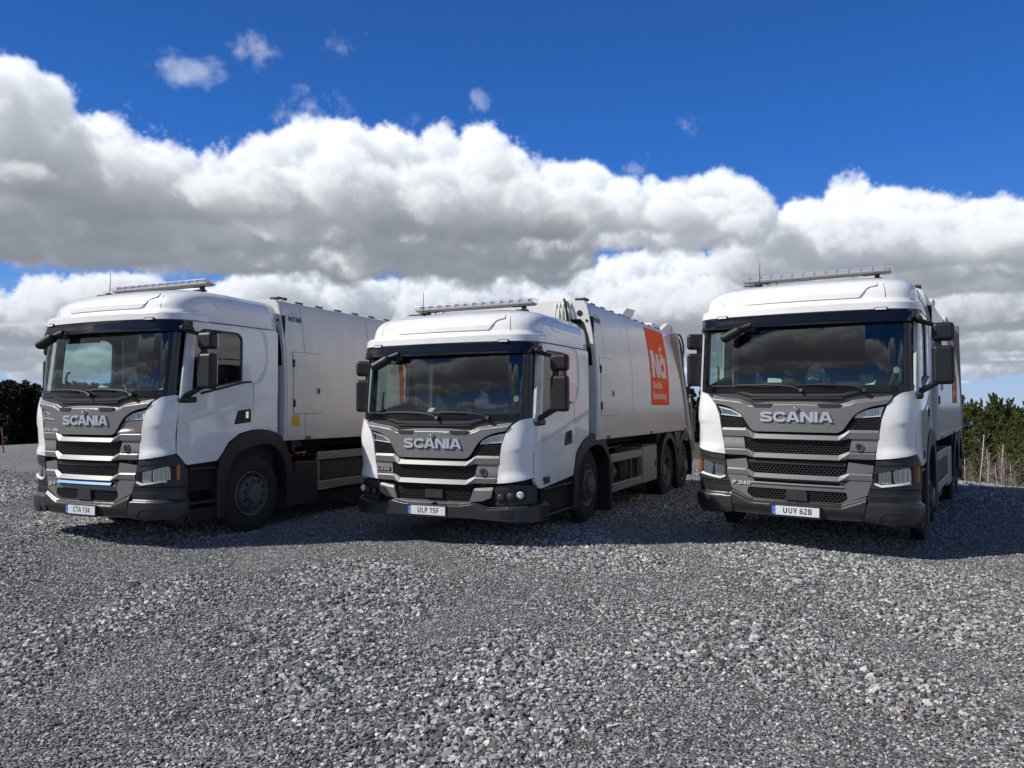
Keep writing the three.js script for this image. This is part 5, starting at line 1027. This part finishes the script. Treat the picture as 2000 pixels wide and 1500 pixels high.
// loose stones, one shape in many copies, thinning out with distance
{
  const shapes = [], RS = rng(12);
  for (let s = 0; s < 5; s++) {
    const pts = [];
    for (let i = 0; i < 15; i++) { const v = new THREE.Vector3(RS() - 0.5, (RS() - 0.5) * 0.62, (RS() - 0.5) * 0.8); v.normalize().multiply(new THREE.Vector3(0.5, 0.3 + RS() * 0.08, 0.4)).multiplyScalar(0.85 + RS() * 0.3); pts.push(v); }
    shapes.push(new ConvexGeometry(pts));
  }
  const R = rng(99), rows = [0, 1, 2, 3, 4].map(() => ({ m: new Float32Array(2400000), c: new Float32Array(450000), n: 0 }));
  const tries = 1250000, m4 = new THREE.Matrix4(), q = new THREE.Quaternion(), e = new THREE.Euler(), p = new THREE.Vector3(), sc = new THREE.Vector3();
  for (let i = 0; i < tries; i++) {
    const d = 2.4 + Math.pow(R(), 1.35) * 19, x = (R() * 2 - 1) * (0.78 * d + 1.0), z = -d;
    if (R() < sstep(13, 21.5, d)) continue;
    const keepWide = (0.78 * d + 1.0) / 14; if (R() > keepWide * 1.15) continue;
    const coarse = noise3(x * 7 + 3, 1, z * 7 + 5), k = 0.0095 + 0.0175 * Math.pow(R(), 1.7) * (0.46 + sstep(0.36, 0.62, coarse) * 1.35);
    const track = Math.exp(-Math.pow((x + 2.4 + 0.05 * (z + 6) * (z + 6)) / 0.32, 2)) + Math.exp(-Math.pow((x + 0.5 + 0.05 * (z + 6) * (z + 6)) / 0.32, 2)) + Math.exp(-Math.pow((x - 2.6 - 0.25 * (z + 5)) / 0.3, 2));
    if (R() > (0.5 + 0.5 * sstep(0.3, 0.5, coarse)) * (1 - 0.35 * track)) continue;
    e.set((R() - 0.5) * 0.9, R() * 6.28, (R() - 0.5) * 0.9); q.setFromEuler(e);
    const big = R() < 0.01 ? 1.35 : 1, far = 1 + 0.5 * sstep(9, 16, d), size = k * 1.5 * big * far * (1 - 0.3 * Math.min(1, track));
    p.set(x, landHeight(x, z) + size * 0.17, z); sc.set(size, size * (0.75 + R() * 0.5), size * (0.8 + R() * 0.4));
    const v = R(), g = v < 0.42 ? 0.055 + 0.1 * R() : v < 0.83 ? 0.17 + 0.21 * R() : 0.36 + 0.26 * R(), tint = R(), patch = 0.82 + 0.42 * noise3(x * 3 + 11, 8, z * 3);
    const c = tint < 0.007 ? [g * 1.5 + 0.05, g * 1.05 + 0.02, g * 0.95] : tint < 0.03 ? [g * 1.2, g * 1.1, g * 0.88] : [g * patch, g * patch, g * patch * 0.975];
    const r = rows[i % 5]; m4.compose(p, q, sc).toArray(r.m, r.n * 16); r.c.set(c, r.n * 3); r.n++;
  }
  const grp = new THREE.Group(); grp.name = 'gravel'; grp.userData = { kind: 'stuff', label: 'loose crushed grey stone covering the yard', category: 'gravel' }; scene.add(grp);
  const mat = new THREE.MeshStandardMaterial({ color: col(1), roughness: 0.78 });
  rows.forEach((r, s) => {
    const im = new THREE.InstancedMesh(shapes[s], mat, r.n);
    im.instanceMatrix.array.set(r.m.subarray(0, r.n * 16)); im.instanceColor = new THREE.InstancedBufferAttribute(r.c.slice(0, r.n * 3), 3);
    im.name = 'stones'; im.userData = { kind: 'stuff' }; grp.add(im);
  });
}
// ------------------------------------------------------------ the woods below the yard
const bark = std(col(0.09, 0.065, 0.048), 0.9), birchBark = std(col(0.5, 0.47, 0.42), 0.9), twigMat = std(col(0.1, 0.075, 0.06), 0.95);
const leafMat = (r, g, b) => new THREE.MeshStandardMaterial({ color: col(r, g, b), roughness: 1, vertexColors: true, side: THREE.DoubleSide });
const pineGreen = leafMat(0.105, 0.138, 0.045), deepGreen = leafMat(0.02, 0.028, 0.014);
function tufts(R, n, spot, size) {                       // needle tufts: small crossed blades scattered where spot() says
  const pos = [], colr = [], v = new THREE.Vector3();
  for (let i = 0; i < n; i++) {
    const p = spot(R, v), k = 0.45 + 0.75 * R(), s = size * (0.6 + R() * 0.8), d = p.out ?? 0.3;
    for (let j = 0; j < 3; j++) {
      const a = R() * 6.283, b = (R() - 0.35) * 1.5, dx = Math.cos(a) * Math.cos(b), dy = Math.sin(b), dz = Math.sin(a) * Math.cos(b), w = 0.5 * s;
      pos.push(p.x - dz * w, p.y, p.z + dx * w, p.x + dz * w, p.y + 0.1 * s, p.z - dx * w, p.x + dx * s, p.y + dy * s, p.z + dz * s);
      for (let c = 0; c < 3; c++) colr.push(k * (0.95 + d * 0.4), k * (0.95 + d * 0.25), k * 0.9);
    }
  }
  const g = new THREE.BufferGeometry(); g.setAttribute('position', new THREE.Float32BufferAttribute(pos, 3)); g.setAttribute('color', new THREE.Float32BufferAttribute(colr, 3)); g.computeVertexNormals();
  return g;
}
function conifer(seed, kind, n) {                        // unit height; crown and trunk geometries
  const R = rng(seed), whorls = [];
  const count = kind === 'pine' ? 40 : 60;
  for (let k = 0; k < count; k++) {
    const t = kind === 'pine' ? 0.34 + 0.64 * Math.pow(k / count, 0.8) : 0.1 + 0.88 * (k / count), a = R() * 6.283;
    const reach = kind === 'pine' ? 0.23 * Math.pow(1.03 - t, 0.62) * (0.5 + R() * 0.8) : 0.21 * Math.pow(1.02 - t, 0.85) * (0.7 + R() * 0.5);
    whorls.push([t, a, reach]);
  }
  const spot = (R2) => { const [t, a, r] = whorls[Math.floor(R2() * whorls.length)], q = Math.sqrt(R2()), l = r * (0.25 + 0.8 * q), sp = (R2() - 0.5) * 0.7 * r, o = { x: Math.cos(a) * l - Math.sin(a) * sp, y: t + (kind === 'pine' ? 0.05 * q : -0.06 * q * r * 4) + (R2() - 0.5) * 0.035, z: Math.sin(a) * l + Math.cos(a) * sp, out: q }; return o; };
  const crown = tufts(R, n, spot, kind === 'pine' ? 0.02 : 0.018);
  const trunk = mergeGeo([rod([0, 0, 0], [0, 0.97, 0], 0.013, 0.002, 6), ...whorls.filter((_, i) => i % 3 === 0).map(([t, a, r]) => rod([0, t - 0.02, 0], [Math.cos(a) * r * 0.8, t + 0.01, Math.sin(a) * r * 0.8], 0.004, 0.001, 4))]);
  return [crown, trunk];
}
const onSight = (u, v, d) => { const k = pixDir(u, 750), h = Math.hypot(k.x, k.z), x = k.x / h * d, z = k.z / h * d, q = pixDir(u, v); return [x, EYE + q.y / Math.hypot(q.x, q.z) * d, z]; };
M.spruceGreen = leafMat(0.07, 0.1, 0.038); M.birchTwig = std(col(0.25, 0.195, 0.17), 0.95);
{
  // pines on the right, each a tree of its own
  const protos = [conifer(11, 'pine', 2300), conifer(12, 'pine', 2200), conifer(13, 'spruce', 2300), conifer(14, 'pine', 2100)], R = rng(222);
  const bases = protos.map(([crown, trunk], i) => {
    const t = new THREE.Group();
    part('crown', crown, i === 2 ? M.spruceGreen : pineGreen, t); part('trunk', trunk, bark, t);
    return t;
  });
  const rows = [[265, 785, 20], [240, 788, 18], [216, 806, 16], [194, 832, 14], [176, 868, 8]];
  rows.forEach(([d, v, n], r) => {
    for (let k = 0; k < n; k++) {
      const u = mix(1862, 2105, (k + 0.5 + (R() - 0.5) * 0.6) / n) + (r % 2) * 8, dd = d + (R() - 0.5) * 16, vv = v + (R() - 0.62) * 26 + (r < 2 ? Math.max(0, u - 1950) * 0.16 : 0);
      const [x, top, z] = onSight(u, vv, dd), y = landHeight(x, z) - 0.3, h = Math.max(5, top - y), o = bases[Math.floor(R() * 4)].clone();
      o.name = numbered('pine_tree'); o.position.set(x, y, z); o.scale.set(h * (0.5 + R() * 0.3), h, h * (0.5 + R() * 0.3)); o.rotation.y = R() * 6.28;
      o.userData = { label: 'dark green conifer in the sunlit wood beyond the yard on the right', category: 'tree', group: 'conifers of the wood on the right' };
      scene.add(o);
    }
  });
  // bare young birches before them
  const birch = (u0, v0, u1, v1, d, fork, seed, thick = 0.09) => {
    const Q = rng(seed), [x0, yb, z0] = onSight(u0, v0, d), [x1, y1, z1] = onSight(u1, v1, d), gy = landHeight(x0, z0) - 0.2, len = y1 - gy;
    const t = new THREE.Group(); t.position.set(x0, gy, z0);
    const lean = [(x1 - x0) / (y1 - yb), (z1 - z0) / (y1 - yb)], at = (s, ox = 0, oz = 0) => [lean[0] * s * len + ox, s * len, lean[1] * s * len + oz];
    const fine = [];
    const stems = fork ? [[0, 0], [-0.9, 0.3], [0.8, -0.2]] : [[0, 0]];
    stems.forEach(([fx, fz], i) => {
      const P = (s) => at(s, fx * Math.pow(s, 1.4) * 1.6 + Math.sin(s * 6 + seed * 2) * 0.2, fz * s), k = i ? 0.8 : 1;
      part('trunk', tube([P(0), P(0.25), P(0.5), P(0.75), P(0.97 * k)], thick * 0.46 * k, 14, 5), birchBark, t);
      for (let b = 0; b < 22; b++) {
        const s = 0.32 + 0.62 * (b / 22) * k, a = Q() * 6.283, l = len * 0.24 * (1.15 - s) * (0.6 + Q() * 0.8), p = P(s), e = [p[0] + Math.cos(a) * l * 0.75, p[1] + l * (0.75 + Q() * 0.5), p[2] + Math.sin(a) * l * 0.75];
        fine.push(rod(p, e, thick * 0.32 * (1.2 - s), 0.014, 4));
        for (let c = 0; c < 4; c++) { const f = 0.3 + Q() * 0.65, m = [mix(p[0], e[0], f), mix(p[1], e[1], f), mix(p[2], e[2], f)], w = l * (0.2 + Q() * 0.35), a2 = a + (Q() - 0.5) * 2.4; fine.push(rod(m, [m[0] + Math.cos(a2) * w, m[1] + w * (0.4 + Q() * 0.8), m[2] + Math.sin(a2) * w], 0.022, 0.012, 3)); }
      }
    });
    part('branches', fine, M.birchTwig, t);
    return t;
  };
  const list = [
    [birch(1905, 950, 1911, 842, 120, false, 1, 0.14), 'tall straight bare birch with pale trunk nearest the rightmost truck'],
    [birch(1917, 950, 1921, 872, 128, false, 2, 0.1), 'shorter slender bare birch just right of the tall straight birch'],
    [birch(1943, 953, 1950, 862, 118, true, 3, 0.13), 'bare birch forking into several pale stems right of the rightmost truck'],
    [birch(1964, 953, 1984, 880, 116, false, 4, 0.13), 'bare birch leaning to the right near the photo edge'],
    [birch(1958, 953, 1962, 900, 122, false, 5, 0.08), 'small thin bare birch between the forked one and the leaning one'],
    [birch(1881, 948, 1882, 890, 124, false, 6, 0.1), 'bare birch half hidden behind the rear of the rightmost truck'],
    [birch(1932, 951, 1930, 880, 135, false, 7, 0.08), 'faint reddish bare birch behind the forked one, on its left'],
    [birch(1951, 952, 1953, 890, 137, false, 8, 0.08), 'faint bare birch close behind the forked one'],
  ];
  for (const [t, label] of list) { t.name = numbered('birch_tree'); t.userData = { label, category: 'tree', group: 'bare birches at the edge of the wood' }; scene.add(t); }
  // brown brushwood on the slope under the trees
  const RB = rng(55), twigs = [];
  for (let i = 0; i < 46; i++) { const a = RB() * 6.283, l = 0.3 + RB() * 0.7; twigs.push(rod([0, 0, 0], [Math.cos(a) * l * 0.7, l * (0.5 + RB() * 0.7), Math.sin(a) * l * 0.7], 0.014, 0.004, 3)); }
  const brush = new THREE.InstancedMesh(mergeGeo(twigs), twigMat, 900), m4 = new THREE.Matrix4(), e = new THREE.Euler(), q = new THREE.Quaternion();
  for (let i = 0; i < 900; i++) { const u = mix(1820, 2150, RB()), d = 105 + RB() * 70, [x, , z] = onSight(u, 900, d), s = 1.1 + RB() * 2.4; q.setFromEuler(e.set(0, RB() * 6.28, 0)); brush.setMatrixAt(i, m4.compose(new THREE.Vector3(x, landHeight(x, z) - 0.1, z), q, new THREE.Vector3(s, s * (0.8 + RB() * 0.7), s))); }
  brush.name = 'brushwood'; brush.userData = { kind: 'stuff', label: 'brown leafless brushwood under the birches on the right', category: 'bushes' }; scene.add(brush);
  // the far wood all round the horizon, and the dark one on the left
  const far = (name, label, seed, spots, mat) => {
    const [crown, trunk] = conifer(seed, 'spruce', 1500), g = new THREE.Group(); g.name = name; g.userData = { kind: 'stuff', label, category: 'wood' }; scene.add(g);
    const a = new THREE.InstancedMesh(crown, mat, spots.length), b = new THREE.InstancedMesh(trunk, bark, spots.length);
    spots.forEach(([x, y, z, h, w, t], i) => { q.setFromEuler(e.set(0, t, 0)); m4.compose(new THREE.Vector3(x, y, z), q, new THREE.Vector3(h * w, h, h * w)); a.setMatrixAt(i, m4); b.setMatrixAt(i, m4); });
    a.name = 'crowns'; b.name = 'trunks'; a.userData = { kind: 'stuff' }; b.userData = { kind: 'stuff' }; g.add(a, b);
  };
  const RF = rng(88), left = [], ring = [];
  for (let i = 0; i < 420; i++) { const u = mix(-420, 330, RF()), d = 82 + RF() * 70, [x, , z] = onSight(u, 760, d), top = EYE + (49 - RF() * RF() * 15 + (d > 120 ? 0 : -6) + 5 * Math.sin(u * 0.05)) / FOCAL * d, y = landHeight(x, z) - 0.4; left.push([x, y, z, top - y, 0.9 + RF() * 0.6, RF() * 6.28]); }
  for (let i = 0; i < 1500; i++) { const u = RF(), a = rad(mix(-78, 78, u)), d = 290 + RF() * 90, x = Math.sin(a) * d, z = -Math.cos(a) * d, t = Math.tan(a) * FOCAL + 1000, top = EYE + (mix(44, -6, sstep(1500, 1840, t)) + (RF() - 0.6) * 14) / FOCAL * d * Math.cos(a), y = landHeight(x, z) - 0.4; ring.push([x, y, z, Math.max(7, top - y), 1 + RF() * 0.7, RF() * 6.28]); }
  far('dark_wood', 'near-black spruce wood behind the yard on the left', 31, left, deepGreen);
  far('far_wood', 'distant spruce wood along the horizon behind the trucks', 32, ring, deepGreen);
  // dry grass on the lip of the yard
  const blade = new THREE.BufferGeometry(); { const p = []; for (let k = 0; k < 14; k++) { const a = RB() * 6.28, l = 0.7 + RB() * 0.5, w = 0.02; p.push(Math.cos(a + 1.57) * w, 0, Math.sin(a + 1.57) * w, -Math.cos(a + 1.57) * w, 0, -Math.sin(a + 1.57) * w, Math.cos(a) * l * 0.45, l, Math.sin(a) * l * 0.45); } blade.setAttribute('position', new THREE.Float32BufferAttribute(p, 3)); blade.computeVertexNormals(); }
  const gs = []; for (let i = 0; i < 90; i++) { const u = mix(1955, 2090, Math.pow(RB(), 0.6)), d = 15.9 + RB() * 1.6 - (u - 2000) * 0.004, [x, , z] = onSight(u, 950, d); gs.push([x, landHeight(x, z) - 0.02, z, 0.08 + RB() * 0.13]); }
  const grass = new THREE.InstancedMesh(blade, new THREE.MeshStandardMaterial({ color: col(0.42, 0.35, 0.2), roughness: 0.9, side: THREE.DoubleSide }), gs.length);
  gs.forEach(([x, y, z, s], i) => { q.setFromEuler(e.set(0, i * 1.7, 0)); grass.setMatrixAt(i, m4.compose(new THREE.Vector3(x, y, z), q, new THREE.Vector3(s, s, s))); });
  grass.name = 'dry_grass'; grass.userData = { kind: 'stuff', label: 'pale dry grass on the edge of the gravel at right', category: 'grass' }; scene.add(grass);
  // marker pole at the left edge of the yard
  const pole = thing('marker_pole', 'thin red marker pole with pale top at the left edge of the yard', 'pole'), [bx, , bz] = onSight(10, 869, 33.4);
  pole.position.set(bx, landHeight(bx, bz), bz); pole.rotation.z = 0.1;
  part('pole', rod([0, -0.1, 0], [0, 0.62, 0], 0.022), std(col(0.16, 0.03, 0.03), 0.6), pole);
  part('pole_top', rod([0, 0.62, 0], [0, 0.86, 0], 0.023), std(col(0.2, 0.16, 0.16), 0.6), pole);
}
scene.traverse((o) => { if (o.isMesh) { o.castShadow = true; o.receiveShadow = true; } });
renderer.render(scene, camera);
